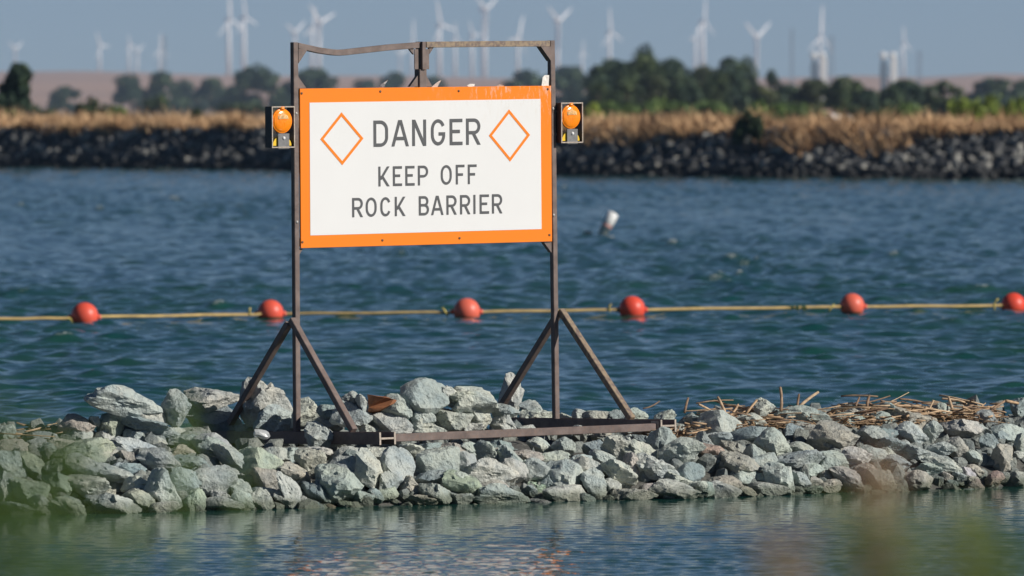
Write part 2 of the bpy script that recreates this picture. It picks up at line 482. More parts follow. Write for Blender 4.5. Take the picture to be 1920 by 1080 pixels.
# cx, cy, w, h, rotation (clockwise, deg), kind -- measured in four enlarged crops of the photograph
C1 = [(840,225,430,170,14,'g'),(830,305,150,130,-20,'g'),(1010,320,230,120,20,'p'),(1185,270,165,205,12,'g'),(1440,225,330,140,4,'p'),
(1450,350,330,190,5,'d'),(40,450,120,115,0,'g'),(520,400,200,140,10,'t'),(520,465,170,100,0,'g'),(640,360,70,60,0,'g'),(265,480,210,90,0,'g'),
(245,535,150,110,0,'g'),(90,550,180,120,0,'t'),(740,390,150,150,-30,'v'),(700,470,150,85,0,'g'),(960,390,300,110,5,'d'),(1150,440,200,80,10,'g'),
(960,470,200,110,-5,'g'),(560,575,360,160,-5,'v'),(430,520,180,70,0,'p'),(900,540,320,110,12,'g'),(750,595,130,70,-10,'p'),(860,605,120,75,10,'o'),
(900,690,150,80,5,'d'),(1075,630,260,160,8,'g'),(1240,570,150,90,10,'o'),(1280,500,210,95,0,'g'),(1430,530,230,150,25,'g'),(1600,630,340,115,30,'g'),
(1290,650,200,110,0,'d'),(200,660,240,150,15,'v'),(45,660,220,180,0,'g'),(400,690,180,140,-20,'v'),(600,705,280,160,20,'g'),(790,730,260,105,15,'g'),
(950,785,220,105,-5,'p'),(1110,815,230,230,10,'g'),(1250,770,180,150,20,'d'),(1455,760,270,165,-8,'g'),(1670,560,150,140,0,'g'),(30,830,120,220,0,'g'),
(190,830,240,230,-20,'v'),(385,800,180,160,0,'v'),(590,805,260,140,10,'p'),(940,900,210,140,5,'v'),(755,940,320,150,5,'g'),(480,960,240,150,25,'v'),
(300,930,200,130,0,'g'),(100,970,250,120,0,'d'),(1100,955,190,90,-10,'p'),(1315,905,130,150,-10,'v'),(1500,920,240,95,0,'g'),(1620,820,170,115,20,'g'),
(1645,905,150,115,25,'g'),(1490,865,115,65,5,'g'),(330,560,120,100,0,'g'),(1060,500,120,70,0,'p')]
C2 = [(360,250,300,270,10,'p'),(425,350,250,180,0,'g'),(620,330,165,195,38,'p'),(525,400,190,105,0,'g'),(245,430,160,85,0,'g'),(270,380,130,90,25,'p'),
(930,230,115,130,5,'g'),(1000,240,70,110,0,'g'),(775,300,130,90,0,'d'),(950,320,235,165,18,'g'),(780,380,155,85,0,'p'),(1230,270,190,165,8,'g'),
(1195,385,240,160,-8,'p'),(1040,410,115,90,0,'p'),(1425,200,275,220,6,'g'),(1575,160,110,75,0,'p'),(1665,205,200,110,10,'p'),(1610,340,235,165,-15,'p'),
(1400,330,170,100,20,'g'),(1420,400,245,115,-8,'p'),(1700,410,85,85,0,'t'),(390,520,240,95,0,'g'),(540,575,145,95,-8,'g'),(735,485,235,150,28,'g'),
(720,550,145,95,10,'p'),(285,600,290,180,20,'v'),(20,560,210,130,20,'g'),(120,545,85,85,0,'g'),(645,645,185,180,20,'o'),(350,755,175,135,5,'o'),
(560,730,185,125,20,'r'),(515,825,110,250,-28,'g'),(880,570,190,105,-10,'g'),(920,620,130,120,-20,'d'),(1040,695,165,260,-30,'p'),(900,690,230,180,30,'g'),
(840,805,275,245,8,'g'),(695,850,195,115,20,'d'),(1000,870,145,115,-10,'g'),(1245,640,190,260,-22,'g'),(1110,560,260,85,0,'p'),(1190,785,125,155,-10,'g'),
(1340,790,135,105,5,'r'),(1530,650,265,215,8,'g'),(1460,750,225,100,-25,'d'),(1490,865,195,145,12,'p'),(1400,905,185,85,0,'o'),(1650,775,185,135,5,'g'),
(1655,885,150,85,0,'g'),(1615,560,180,95,5,'o'),(1345,510,175,85,0,'p'),(330,905,135,155,0,'p'),(490,905,155,105,25,'g'),(345,850,165,75,5,'g'),
(660,925,150,65,5,'d'),(905,930,110,55,0,'v'),(1175,855,125,85,0,'v'),(1090,865,105,95,0,'d'),(600,905,105,75,0,'g'),(790,943,60,42,0,'o'),(1460,560,150,95,-15,'d')]
C3 = [(155,225,310,175,18,'p'),(425,200,135,275,6,'p'),(200,330,155,155,0,'p'),(150,400,155,95,0,'p'),(385,300,165,95,5,'g'),(395,375,180,115,18,'p'),
(560,270,130,95,0,'g'),(645,330,265,80,0,'p'),(590,350,155,65,0,'d'),(810,345,105,70,0,'p'),(890,335,95,95,10,'g'),(1010,335,175,80,0,'p'),
(1140,335,125,95,-10,'d'),(1270,325,135,100,0,'g'),(535,410,95,45,0,'p'),(150,505,135,105,-20,'g'),(340,515,165,95,0,'d'),(260,595,175,160,22,'g'),
(350,570,110,55,0,'o'),(540,605,235,85,8,'r'),(620,510,155,95,18,'p'),(440,630,205,145,20,'g'),(290,705,315,165,5,'p'),(450,695,155,125,25,'p'),
(100,665,165,165,-20,'g'),(105,805,245,165,12,'v'),(90,890,155,75,0,'g'),(300,790,145,65,0,'o'),(355,865,325,145,8,'g'),(560,840,75,85,0,'d'),
(790,855,245,115,4,'p'),(770,730,270,200,20,'g'),(925,890,115,85,-8,'d'),(995,780,125,180,-25,'g'),(610,690,165,125,10,'g'),(720,615,175,90,-8,'p'),
(780,535,135,115,15,'g'),(990,545,135,95,-15,'d'),(870,645,175,95,-12,'g'),(930,685,185,165,-15,'p'),(1040,605,155,75,15,'g'),(1140,550,175,185,-8,'p'),
(1230,485,125,85,10,'g'),(1145,725,225,165,18,'p'),(1090,800,135,95,15,'g'),(1310,585,275,135,26,'p'),(1260,655,155,145,0,'t'),(1430,505,175,185,10,'g'),
(1575,580,275,195,-8,'g'),(1420,690,275,135,18,'g'),(1640,715,155,135,-5,'d'),(1550,755,205,95,8,'p'),(1260,865,255,95,-4,'p'),(1530,840,285,135,8,'p'),
(1690,825,105,105,0,'g'),(1560,435,165,105,0,'g'),(1470,350,125,105,-10,'g'),(1670,375,125,95,0,'g'),(1640,450,95,65,0,'o'),(1320,505,150,85,15,'d'),
(680,770,90,80,0,'d'),(560,660,100,70,0,'g'),(900,420,120,60,0,'p'),(760,430,130,55,0,'g'),(1040,440,110,50,0,'t')]
C4 = [(130,300,105,75,0,'g'),(245,310,215,145,20,'g'),(130,362,135,65,0,'o'),(180,400,95,95,0,'g'),(255,400,125,85,0,'g'),(430,300,145,95,15,'p'),
(505,230,105,95,20,'p'),(690,280,285,135,5,'g'),(440,370,245,95,-10,'d'),(550,430,170,170,12,'g'),(740,345,155,75,0,'t'),(660,350,105,85,-10,'d'),
(880,385,225,155,8,'t'),(935,300,205,95,0,'g'),(710,450,155,75,10,'p'),(222,460,135,75,5,'r'),(340,450,145,75,18,'t'),(450,490,110,105,30,'g'),
(370,545,195,135,10,'o'),(500,520,145,95,0,'g'),(240,510,105,55,0,'g'),(400,600,115,95,0,'g'),(485,610,95,65,0,'g'),(290,640,165,95,15,'o'),
(160,670,165,85,0,'d'),(285,680,155,95,10,'g'),(400,680,115,65,5,'o'),(525,670,195,75,5,'g'),(585,610,140,180,-25,'g'),(695,520,225,115,-5,'g'),
(740,570,145,95,0,'g'),(700,620,115,85,20,'g'),(860,525,175,135,18,'g'),(770,672,95,52,0,'v'),(860,645,115,65,0,'r'),(780,622,75,55,0,'t'),
(860,572,115,95,0,'t'),(955,605,185,100,28,'t'),(1000,492,155,105,0,'p'),(1135,620,145,115,0,'r'),(1120,482,115,75,12,'g'),(1225,512,135,65,10,'g'),
(1060,562,125,75,0,'t'),(1330,612,155,95,10,'t'),(1400,562,125,75,0,'g'),(1090,372,155,105,-10,'g'),(1150,292,155,95,0,'g'),(1190,242,115,85,15,'d'),
(1310,280,215,125,-4,'t'),(1300,370,165,125,10,'g'),(1160,382,135,95,-10,'d'),(1195,432,135,95,0,'d'),(1260,442,75,85,0,'g'),(1420,352,95,115,0,'g'),
(1350,465,185,85,5,'g'),(1470,450,135,85,5,'g'),(1470,532,195,95,12,'p'),(1550,440,115,115,0,'t'),(1575,340,195,105,-4,'p'),(1710,280,115,95,10,'g'),
(1690,352,85,75,0,'g'),(1730,412,95,95,0,'d'),(1800,490,115,135,-15,'t'),(1840,362,175,95,8,'g'),(1800,385,65,75,0,'d'),(1640,482,85,65,0,'g'),
(1650,560,95,55,10,'r'),(1760,612,95,85,0,'r'),(1640,622,65,55,0,'t'),(1560,602,75,65,0,'g'),(1900,420,60,110,0,'g'),(1880,610,145,85,0,'t'),
(1890,230,75,115,0,'d'),(1460,240,95,85,0,'g'),(1000,250,115,55,0,'t'),(1530,635,65,42,0,'d'),(1490,600,80,60,0,'t'),(620,680,80,45,0,'p')]

barrier = empty("rock_barrier", (0, 60.5, 0))
tag(barrier, "low barrier of jumbled pale grey green broken rock across the water", "rock barrier")
def put(name, me, parent, mtx, col):
    o = bpy.data.objects.new(name, me); COL.objects.link(o)
    o.parent = parent
    o.matrix_basis = Matrix.Translation(-parent.location) @ mtx
    o.color = (*col, 1)
    return o

def place_depth(px, py, half):
    """distance at which the view of a stone meets the slope"""
    r = ray(px, py); d0 = d_front(px)
    q = -0.4
    while q < 2.15:
        d = d0 + q
        if H + r.z * d <= surf(px, q) + half * 0.75: return d
        q += 0.03
    return d0 + 2.0 + 0.0
n_stone = 0
rng = random.Random(5)
used = []
for crop, (ox, oy, k) in ((C1, (0, 690, 3.6)), (C2, (400, 690, 3.6)), (C3, (840, 690, 3.6)), (C4, (1260, 690, 2.909))):
    for cx, cy, w_, h_, rot, kind in crop:
        if kind in 'or' and (int(cx) * 7 + int(cy)) % 5 < 1: kind = 't'
        px, py, pw, ph = ox + cx / k, oy + cy / k, w_ / k, h_ / k
        d0 = d_front(px) + 1
        half = ph / F * d0 / 2
        if 425 < px < 1235:
            yb = float(np.interp(px, [425, 745, 750, 1220], [838, 838, 832, 813]))
            if py > yb - 4: py = max(py, yb + 1 + ph * 0.56)
        d = place_depth(px, py, half)
        if 365 < px < 1235:
            yb = float(np.interp(px, [425, 745, 750, 1220], [838, 838, 832, 813]))
            bd = float(np.interp(px, [425, 745, 750, 1220], [61.6, 59.96, 60.0, 61.5]))
            if py < yb - 19:
                if px > 950: bd = float(np.interp(px, [970, 1240], [63.0, 61.5]))
                d = max(d, bd + 0.22 + half * 0.6)
            elif py > yb - 4 and px > 425: d = min(d, bd - 0.12 - half * 0.5)
        s = d / F
        c = at(px, py, d)
        W_, H_ = pw * s * 1.28, ph * s * 1.24
        D_ = min(max(W_, H_) * 0.95, (W_ + H_) * 0.55)
        tone = TONES[kind]; j = rng.uniform(0.88, 1.12)
        tone = tuple(min(1, t * j * rng.uniform(0.97, 1.03)) for t in tone)
        mtx = Matrix.Translation(c) @ Matrix.Rotation(R(rot), 4, 'Y') @ Matrix.Diagonal((W_, D_, H_, 1))
        o = put("stone", rng.choice(ROCKS)[0], barrier, mtx, tone)
        if kind == 'o': o["label"] = "orange brown stone among grey ones"
        if kind == 'r': o["label"] = "pinkish stone among grey ones"
        used.append((px, py, max(pw, ph))); n_stone += 1
# fill between them: the larger ones single, the small rest as one mass
fillV, fillF, fo = [], [], 0
tries = 0
while tries < 4600:
    tries += 1
    px = rng.uniform(-500, 2450); inside = -20 < px < 1940
    q = rng.uniform(-0.15, 4.4 if 400 < px < 1330 else 3.6)
    size = rng.choice((0.06, 0.08, 0.10, 0.13, 0.16)) * rng.uniform(0.8, 1.2)
    if 415 < px < 1250 and 0.8 < q < 3.4 and rng.random() < 0.9: continue
    if not inside: size *= 2.0
    if inside and q > 2.2: size *= 1.4
    d = d_front(px) + q
    c = Vector(((px - 960) / F * d, d, surf(px, q) - size * rng.uniform(-0.05, 0.45)))
    rm = Euler((rng.uniform(0, 6.28), rng.uniform(0, 6.28), rng.uniform(0, 6.28))).to_matrix()
    sc = Vector((size * rng.uniform(0.8, 1.4), size * rng.uniform(0.8, 1.3), size * rng.uniform(0.6, 1.0)))
    if inside and size > 0.165 and n_stone < 298 and q < 1.0:
        mtx = Matrix.Translation(c) @ Matrix.Rotation(rng.uniform(-0.4, 0.4), 4, 'Y') @ Matrix.Diagonal((sc.x, sc.y, sc.z, 1))
        put("stone", rng.choice(ROCKS)[0], barrier, mtx, tuple(t * rng.uniform(0.85, 1.1) for t in TONES[rng.choice('gggppvt')])); n_stone += 1
        continue
    me, co, fc = rng.choice(SMALL if inside and q < 2.3 else TINY)
    A = np.array(rm)
    fillV.append((co * np.array(sc)) @ A.T + np.array(c)); fillF.append(fc + fo); fo += len(co)
fv = np.concatenate(fillV) - np.array(barrier.location)
rub = from_np("rubble", fv, np.concatenate(fillF), M_rock, barrier); rub.color = (0.24, 0.26, 0.25, 1); tag(rub, kind="stuff")  # rubble colour darkened to paint in the shade of the gaps
# the body of the mound under the stones
pxs = np.linspace(-1300, 3300, 320); qs = np.linspace(-2.5, 6, 60)
V = []
for q in qs:
    for px in pxs:
        d = d_front(px) + q
        V.append(((px - 960) / F * d, d - 60.5, surf(px, q) - 0.03 + 0.03 * noise.noise(Vector((px / 9.0, q * 9, 0)))))
n = len(pxs)
Fc = [(j * n + i, j * n + i + 1, (j + 1) * n + i + 1, (j + 1) * n + i) for j in range(len(qs) - 1) for i in range(n - 1)]
M_core = flat("dark_gravel", (0.085, 0.085, 0.075), 0.95, 0.5, 30)
mound = from_np("gravel_core", V, Fc, M_core, barrier); tag(mound, kind="stuff")

# ------------------------------------------------------------------ the warning sign
THETA, LEAN, TILT = R(37.6), -0.0135, 0.012
SO = at(800, 803, 61.7)
sign = empty("danger_sign", SO)
SM = Matrix.Translation(SO) @ Matrix.Rotation(LEAN, 4, 'Y') @ Matrix.Rotation(THETA, 4, 'Z') @ Matrix.Rotation(TILT, 4, 'X')
sign.matrix_basis = SM
tag(sign, "large white danger sign with orange border in a rusty steel frame on the rocks", "sign")
SMI = SM.inverted()
CAMP = Vector((0, 0, H))
def on_board(px, py, yl):
    """photograph pixel -> (x, z) on the sign's local plane y = yl"""
    o_ = SMI @ CAMP; dr = (SMI.to_3x3() @ ray(px, py))
    k = (yl - o_.y) / dr.y
    p = o_ + dr * k
    return p.x, p.z
PH = 0.0228      # half a post
PX = 1.2385       # posts at +-PX
TOP = 2.985
def beam(name, pts, wx, hz, m, parent=sign, bev=0.004, up=Vector((0, 0, 1))):
    bm = bmesh.new()
    for a, b in zip(pts, pts[1:]): add_bar(bm, a, b, wx, hz, up)
    bevel_all(bm, bev)
    return from_bm(name, bm, m, parent)
# posts (slightly bowed near the top of the left one)
beam("post", [(-PX, 0, 0.02), (-PX, 0, TOP)], 2 * PH, 2 * PH, M_steel, up=Vector((0, 1, 0)))
beam("post", [(PX + 0.026, 0, 0.02), (PX, 0, TOP)], 2 * PH, 2 * PH, M_steel, up=Vector((0, 1, 0)))
# bent top rail: swept square tube
def sweep(name, pts, wv, m):
    bm = bmesh.new(); rings = []
    for p in pts:
        p = Vector(p)
        rings.append([bm.verts.new(p + Vector((0, sy * PH * 0.98, sz * wv / 2))) for sy, sz in ((-1, -1), (1, -1), (1, 1), (-1, 1))])
    for a, b in zip(rings, rings[1:]):
        for k in range(4): bm.faces.new((a[k], b[k], b[(k + 1) % 4], a[(k + 1) % 4]))
    bm.faces.new(rings[0]); bm.faces.new(list(reversed(rings[-1])))
    bmesh.ops.recalc_face_normals(bm, faces=bm.faces)
    bevel_all(bm, 0.003)
    return from_bm(name, bm, m, sign)
RW = 0.046
def railpts(lst):
    return [(x, 0, z) for x, z in lst]
left_rail = [(-PX + PH + 0.002, TOP - 0.026)] + [on_board(px, py, -PH) for px, py in ((600, 94.5), (625, 98.0), (637, 98.8), (650, 98.0), (680, 94.6), (730, 89.0), (785, 84.5))]
left_rail[-1] = (-0.05, left_rail[-1][1])
sweep("top_rail", railpts(left_rail), RW, M_steel)["label"] = "top rail bent down in its middle"
right_rail = [(0.006, TOP - 0.026), (0.60, TOP - 0.024), (PX - PH - 0.002, TOP - 0.025)]
sweep("top_rail", railpts(right_rail), RW, M_steel_drop)["label"] = "straight top rail crusted with tan droppings"
# centre hanger between rail and board
bx, bz = on_board(795, 130, -0.04)
bm = bmesh.new()
add_box(bm, (bx, 0, (TOP - 0.005 + bz) / 2), (0.034, 0.09, TOP - bz)); add_box(bm, (bx - 0.045, -0.01, (TOP - 0.06 + bz) / 2), (0.052, 0.008, TOP - 0.06 - bz)); add_box(bm, (bx + 0.045, -0.01, (TOP - 0.06 + bz) / 2), (0.052, 0.008, TOP - 0.06 - bz))
bevel_all(bm, 0.002)
from_bm("hanger_sleeve", bm, M_steel, sign)
beam("hanger_post", [(bx, 0.004, 2.60), (bx, 0.004, bz + 0.001)], 0.07, 0.07, M_steel, up=Vector((0, 1, 0)))
def tri_plate(name, p, q, r, t=0.006, y=0.0, m=None):
    bm = bmesh.new()
    a = [bm.verts.new((x, y - t / 2, z)) for x, z in (p, q, r)]; b = [bm.verts.new((x, y + t / 2, z)) for x, z in (p, q, r)]
    bm.faces.new(a); bm.faces.new(list(reversed(b)))
    for i in range(3): bm.faces.new((a[i], b[i], b[(i + 1) % 3], a[(i + 1) % 3]))
    bmesh.ops.recalc_face_normals(bm, faces=bm.faces)
    return from_bm(name, bm, m or M_steel, sign)
zi = TOP - 0.051
tri_plate("gusset", (-PX + PH, zi), (-PX + PH + 0.085, zi - 0.006), (-PX + PH, zi - 0.11), 0.05)
tri_plate("gusset", (PX - PH, zi + 0.004), (PX - PH - 0.10, zi + 0.004), (PX - PH, zi - 0.11), 0.06)
tri_plate("gusset", (-PX + PH, 2.635), (-PX + PH + 0.085, 2.635), (-PX + PH, 2.735), 0.012)
tri_plate("gusset", (PX - PH, 2.635), (PX - PH - 0.05, 2.635), (PX - PH, 2.72), 0.012)
tri_plate("gusset", (bx - 0.035, 2.636), (bx - 0.12, 2.636), (bx - 0.035, 2.73), 0.03)
tri_plate("gusset", (bx + 0.035, 2.636), (bx + 0.10, 2.636), (bx + 0.035, 2.73), 0.03)
tri_plate("gusset", (bx - 0.075, zi + 0.005), (bx - 0.13, zi + 0.005), (bx - 0.075, zi - 0.05), 0.02)
tri_plate("gusset", (bx + 0.075, zi + 0.005), (bx + 0.12, zi + 0.005), (bx + 0.075, zi - 0.05), 0.02)
tri_plate("gusset", (PX - PH, 1.413), (PX - PH - 0.075, 1.413), (PX - PH, 1.33), 0.04)
tri_plate("gusset", (-PX + PH, 1.413), (-PX + PH + 0.04, 1.413), (-PX + PH, 1.36), 0.02)
# crossbars behind the board
beam("crossbar", [(-PX + PH + 0.002, 0.01, 1.46), (PX - PH - 0.002, 0.01, 1.46)], 0.05, 0.06, M_steel)
beam("crossbar", [(-PX + PH + 0.002, 0.01, 2.59), (PX - PH - 0.002, 0.01, 2.59)], 0.05, 0.06, M_steel)
# the A braces
AP = 0.875
for sx, off in ((-1, -0.052), (1, 0.070)):
    x0 = sx * PX + off
    m1 = M_steel
    bm = bmesh.new(); add_bar(bm, (x0, -0.015, AP), (x0, -0.80 if sx < 0 else -0.90, 0.055), 0.052, 0.052, Vector((1, 0, 0))); bevel_all(bm, 0.004)
    o = from_bm("brace", bm, M_steel_drop if sx > 0 else M_steel, sign)
    if sx > 0: o["label"] = "brace crusted tan along its upper half"
    bm = bmesh.new(); add_bar(bm, (x0 - 0.001, 0.02, AP - 0.03), (x0 - 0.001, 0.80, 0.055), 0.050, 0.050, Vector((1, 0, 0))); bevel_all(bm, 0.004)
    from_bm("brace", bm, M_steel, sign)
# foot beams: H section lying with upright flanges
def h_beam(name, xc, y0, y1, z0, z1, wd=0.15, ht=0.092):
    U = Vector((0, 0, 1)); bm = bmesh.new(); p0, p1 = Vector((xc, y0, z0)), Vector((xc, y1, z1)); dx = Vector((wd / 2 - 0.006, 0, 0))
    for k in (-1, 1): add_bar(bm, p0 + dx * k, p1 + dx * k, 0.012, ht, U)
    e = (p1 - p0).normalized() * 0.003
    add_bar(bm, p0 + e, p1 - e, wd - 0.026, 0.011, U)
    bevel_all(bm, 0.0015)
    o = from_bm(name, bm, M_steel, sign)
    bm = bmesh.new(); e = (p1 - p0).normalized() * 0.004
    for k in (-1, 1): add_bar(bm, p0 + dx * k - e, p0 + dx * k - e * 0.02, 0.015, ht + 0.002, U)
    add_bar(bm, p0 - e * 0.8, p0 + e * 0.5, wd - 0.030, 0.014, U)
    from_bm("cut_edge", bm, M_rim, o)
    return o
h_beam("foot_beam", -PX - 0.035, -1.20, 0.95, 0.012, -0.055)
h_beam("foot_beam", PX + 0.06, -1.36, 0.80, 0.022, -0.035)
# tie beam between the front ends of the feet
bm = bmesh.new()
add_bar(bm, (-1.193, -1.145, 0.010), (1.212, -1.30, 0.012), 0.06, 0.058); bevel_all(bm, 0.004)
from_bm("tie_beam", bm, M_steel, sign)
bm = bmesh.new(); add_box(bm, (1.218, -1.30, 0.008), (0.010, 0.09, 0.098)); bevel_all(bm, 0.002)
from_bm("end_plate", bm, M_rim, sign)
# board
BF = -0.034
bw, bz0, bz1 = 1.212, 1.417, 2.632
bm = bmesh.new()
add_box(bm, (0, BF + 0.008, (bz0 + bz1) / 2), (2 * bw, 0.016, bz1 - bz0)); bevel_all(bm, 0.002)
board = from_bm("sign_board", bm, M_orange, sign)
def poly_plate(name, pts, y, t, m, parent):
    bm = bmesh.new()
    a = [bm.verts.new((x, y, z)) for x, z in pts]; b = [bm.verts.new((x, y + t, z)) for x, z in pts]
    bm.faces.new(a); bm.faces.new(list(reversed(b))); n_ = len(pts)
    for i in range(n_): bm.faces.new((a[i], b[i], b[(i + 1) % n_], a[(i + 1) % n_]))
    bmesh.ops.recalc_face_normals(bm, faces=bm.faces)
    return from_bm(name, bm, m, parent)
YP = BF - 0.0025
pts = [on_board(*p, YP) for p in ((580.5, 192.5), (1013.5, 185.5), (1015.5, 429.5), (582, 441.5))]
poly_plate("white_panel", pts, YP, 0.002, M_white, board)
YL = YP - 0.0022
# lettering: each letter is a set of strokes in a unit cell
def arc(cx, cy, rx, ry, a0, a1, n=9):
    return [(cx + rx * math.cos(R(a0 + (a1 - a0) * i / n)), cy + ry * math.sin(R(a0 + (a1 - a0) * i / n))) for i in range(n + 1)]
def strokes(ch, W_, Hh, s):
    """polylines along stroke centres in a W_ x Hh cell for stroke width s; (points, closed)"""
    h = s / 2; l, r, b, t = h, W_ - h, h, Hh - h
    m = Hh * 0.5
    if ch == 'I': return [([(W_ / 2, 0), (W_ / 2, Hh)], False)]
    if ch == 'E': return [([(l, 0), (l, Hh)], False), ([(s * 0.9, t), (W_, t)], False), ([(s * 0.9, m + h * .3), (W_ * 0.80, m + h * .3)], False), ([(s * 0.9, b), (W_, b)], False)]
    if ch == 'F': return [([(l, 0), (l, Hh)], False), ([(s * 0.9, t), (W_, t)], False), ([(s * 0.9, m), (W_ * 0.82, m)], False)]
    if ch == 'D':
        rr = min(W_ * 0.62, Hh * 0.30)
        return [([(l, 0), (l, Hh)], False), ([(s * .9, t)] + arc(r - rr, t - rr, rr, rr, 90, 0) + arc(r - rr, b + rr, rr, rr, 0, -90) + [(s * .9, b)], False)]
    if ch in 'PRB':
        out = [([(l, 0), (l, Hh)], False)]
        mid = Hh * (0.46 if ch != 'B' else 0.53)
        ry = (t - mid) / 2; rx = min(ry, W_ * 0.5)
        rr = r if ch != 'B' else r - W_ * 0.05
        out.append(([(s * .9, t)] + arc(rr - rx, mid + ry, rx, ry, 90, -90, 12) + [(s * .9, mid)], False))
        if ch == 'R': out.append(([(W_ * 0.50, mid - h * 0.3), (W_ - h * 1.05, 0)], False))
        if ch == 'B':
            ry = (mid - b) / 2; rx = min(ry, W_ * 0.5)
            out.append(([(s * .9, mid - 0.0004)] + arc(r - rx, b + ry, rx, ry, 90, -90, 12) + [(s * .9, b)], False))
        return out
    if ch == 'O': 
        rx = (r - l) / 2; return [(arc(W_ / 2, t - rx * 1.25, rx, rx * 1.25, 0, 180, 14) + arc(W_ / 2, b + rx * 1.25, rx, rx * 1.25, 180, 360, 14), True)]
    if ch == 'C':
        rx = (r - l) / 2; ry = rx * 1.25
        return [(arc(W_ / 2, t - ry, rx, ry, 22, 180, 12) + arc(W_ / 2, b + ry, rx, ry, 180, 338, 12), False)]
    if ch == 'G':
        rx = (r - l) / 2; ry = rx * 1.25
        return [(arc(W_ / 2, t - ry, rx, ry, 25, 180, 12) + arc(W_ / 2, b + ry, rx, ry, 180, 352, 12) + [(r, Hh * 0.44), (W_ * 0.54, Hh * 0.44)], False)]
    if ch == 'A':
        k = h * 1.12
        return [([(k, 0), (W_ / 2 - h * .25, Hh)], False), ([(W_ - k, 0), (W_ / 2 + h * .25, Hh)], False), ([(W_ * 0.24, Hh * 0.30), (W_ * 0.76, Hh * 0.30)], False)]
    if ch == 'N': return [([(l, 0), (l, Hh)], False), ([(r, 0), (r, Hh)], False), ([(l + h * .1, Hh), (r - h * .1, 0)], False)]
    if ch == 'K': return [([(l, 0), (l, Hh)], False), ([(l + h * .8, Hh * 0.33), (W_ - h * 1.05, Hh)], False), ([(l + s * 1.15, Hh * 0.53), (W_ - h * 1.05, 0)], False)]
def letter(ch, px0, px1, ptop, pbot, sw):
    x0, zt = on_board(px0, ptop, YL); x1, zb = on_board(px1, pbot, YL)
    W_ = x1 - x0; Hh = abs(zt - zb)
    bm = bmesh.new()
    for i, (pl, closed) in enumerate(strokes(ch, W_, Hh, sw)):
        y = YL - 0.0003 * i
        n_ = len(pl); P_ = [Vector((a, b)) for a, b in pl]
        L, Rr = [], []
        for j in range(n_):
            pv = P_[(j - 1) % n_] if closed or j > 0 else None
            nx = P_[(j + 1) % n_] if closed or j < n_ - 1 else None
            d1 = (P_[j] - pv) if pv is not None else None; d2 = (nx - P_[j]) if nx is not None else None
            if d1 is not None and d1.length < 1e-6: d1 = d2
            if d2 is not None and d2.length < 1e-6: d2 = d1
            d1 = d1 or d2; d2 = d2 or d1
            n1 = Vector((-d1.y, d1.x)).normalized(); n2 = Vector((-d2.y, d2.x)).normalized()
            mt = (n1 + n2); mt.normalize(); k = min(1.6, 1.0 / max(0.3, mt.dot(n1)))
            if j in (0, n_ - 1) and not closed and abs(d1.x) > 1e-6 and abs(d1.y) > abs(d1.x) * 0.8 and ch in 'AKNR':   # cut slanted strokes level
                k2 = 1.0 / max(0.25, abs(n1.x)); L.append(P_[j] + Vector((math.copysign(sw / 2 * k2, n1.x), 0))); Rr.append(P_[j] - Vector((math.copysign(sw / 2 * k2, n1.x), 0)))
            else:
                L.append(P_[j] + mt * sw / 2 * k); Rr.append(P_[j] - mt * sw / 2 * k)
        lv = [bm.verts.new((x0 + v.x, y, zb + v.y)) for v in L]; rv = [bm.verts.new((x0 + v.x, y, zb + v.y)) for v in Rr]
        for j in range(n_ if closed else n_ - 1):
            k = (j + 1) % n_
            f = bm.faces.new((lv[j], lv[k], rv[k], rv[j]))
    for f in bm.faces:
        f.normal_update()
        if f.normal.y > 0: f.normal_flip()
    return from_bm("letter", bm, M_ink, board)
def row(spec, tl, tr, bl, br, xl, xr, sw):
    for ch, a, b in spec:
        f = ((a + b) / 2 - xl) / (xr - xl)
        letter(ch, a, b, tl + (tr - tl) * f, bl + (br - bl) * f, sw)
row([('D', 700.3, 727.9), ('A', 733.7, 767), ('N', 772.9, 799.3), ('G', 808, 835), ('E', 843.1, 867.4), ('R', 873.9, 901)], 226.0, 222.2, 275.0, 271.2, 714, 887, 0.0265)
row([('K', 709.6, 730.4), ('E', 736.7, 754), ('E', 760.1, 777.6), ('P', 783.6, 803.1), ('O', 826.5, 847.3), ('F', 854.7, 871.3), ('F', 877.2, 894)], 312.3, 308.4, 349.2, 344.9, 720, 886, 0.0200)
row([('R', 660.4, 680.6), ('O', 685.8, 706.5), ('C', 713.3, 732.6), ('K', 740.3, 760.2), ('B', 785.3, 804.6), ('A', 808.1, 832), ('R', 837.2, 856.4), ('R', 862.7, 881.9), ('I', 887.6, 892), ('E', 899.4, 917.2), ('R', 922.5, 942)], 371.2, 364.1, 407.0, 400.0, 670, 932, 0.0200)
def diamond(corners):
    P_ = [Vector(on_board(*c, YL)) for c in corners]
    c = sum(P_, Vector((0, 0))) / 4
    bm = bmesh.new(); wv = 0.031
    k = [1 - wv / (p - c).length for p in P_]
    a = [bm.verts.new((p.x, YL, p.y)) for p in P_]; b = [bm.verts.new((c.x + (p.x - c.x) * q, YL, c.y + (p.y - c.y) * q)) for p, q in zip(P_, k)]
    for i in range(4): bm.faces.new((a[i], a[(i + 1) % 4], b[(i + 1) % 4], b[i]))
    for f in bm.faces:
        f.normal_update()
        if f.normal.y > 0: f.normal_flip()
    return from_bm("diamond_outline", bm, M_orange, board)
diamond(((640.5, 210.5), (681.6, 259.5), (642, 309.6), (600.7, 261)))
diamond(((954.5, 205), (994, 253), (956.6, 303), (916.7, 254.3)))
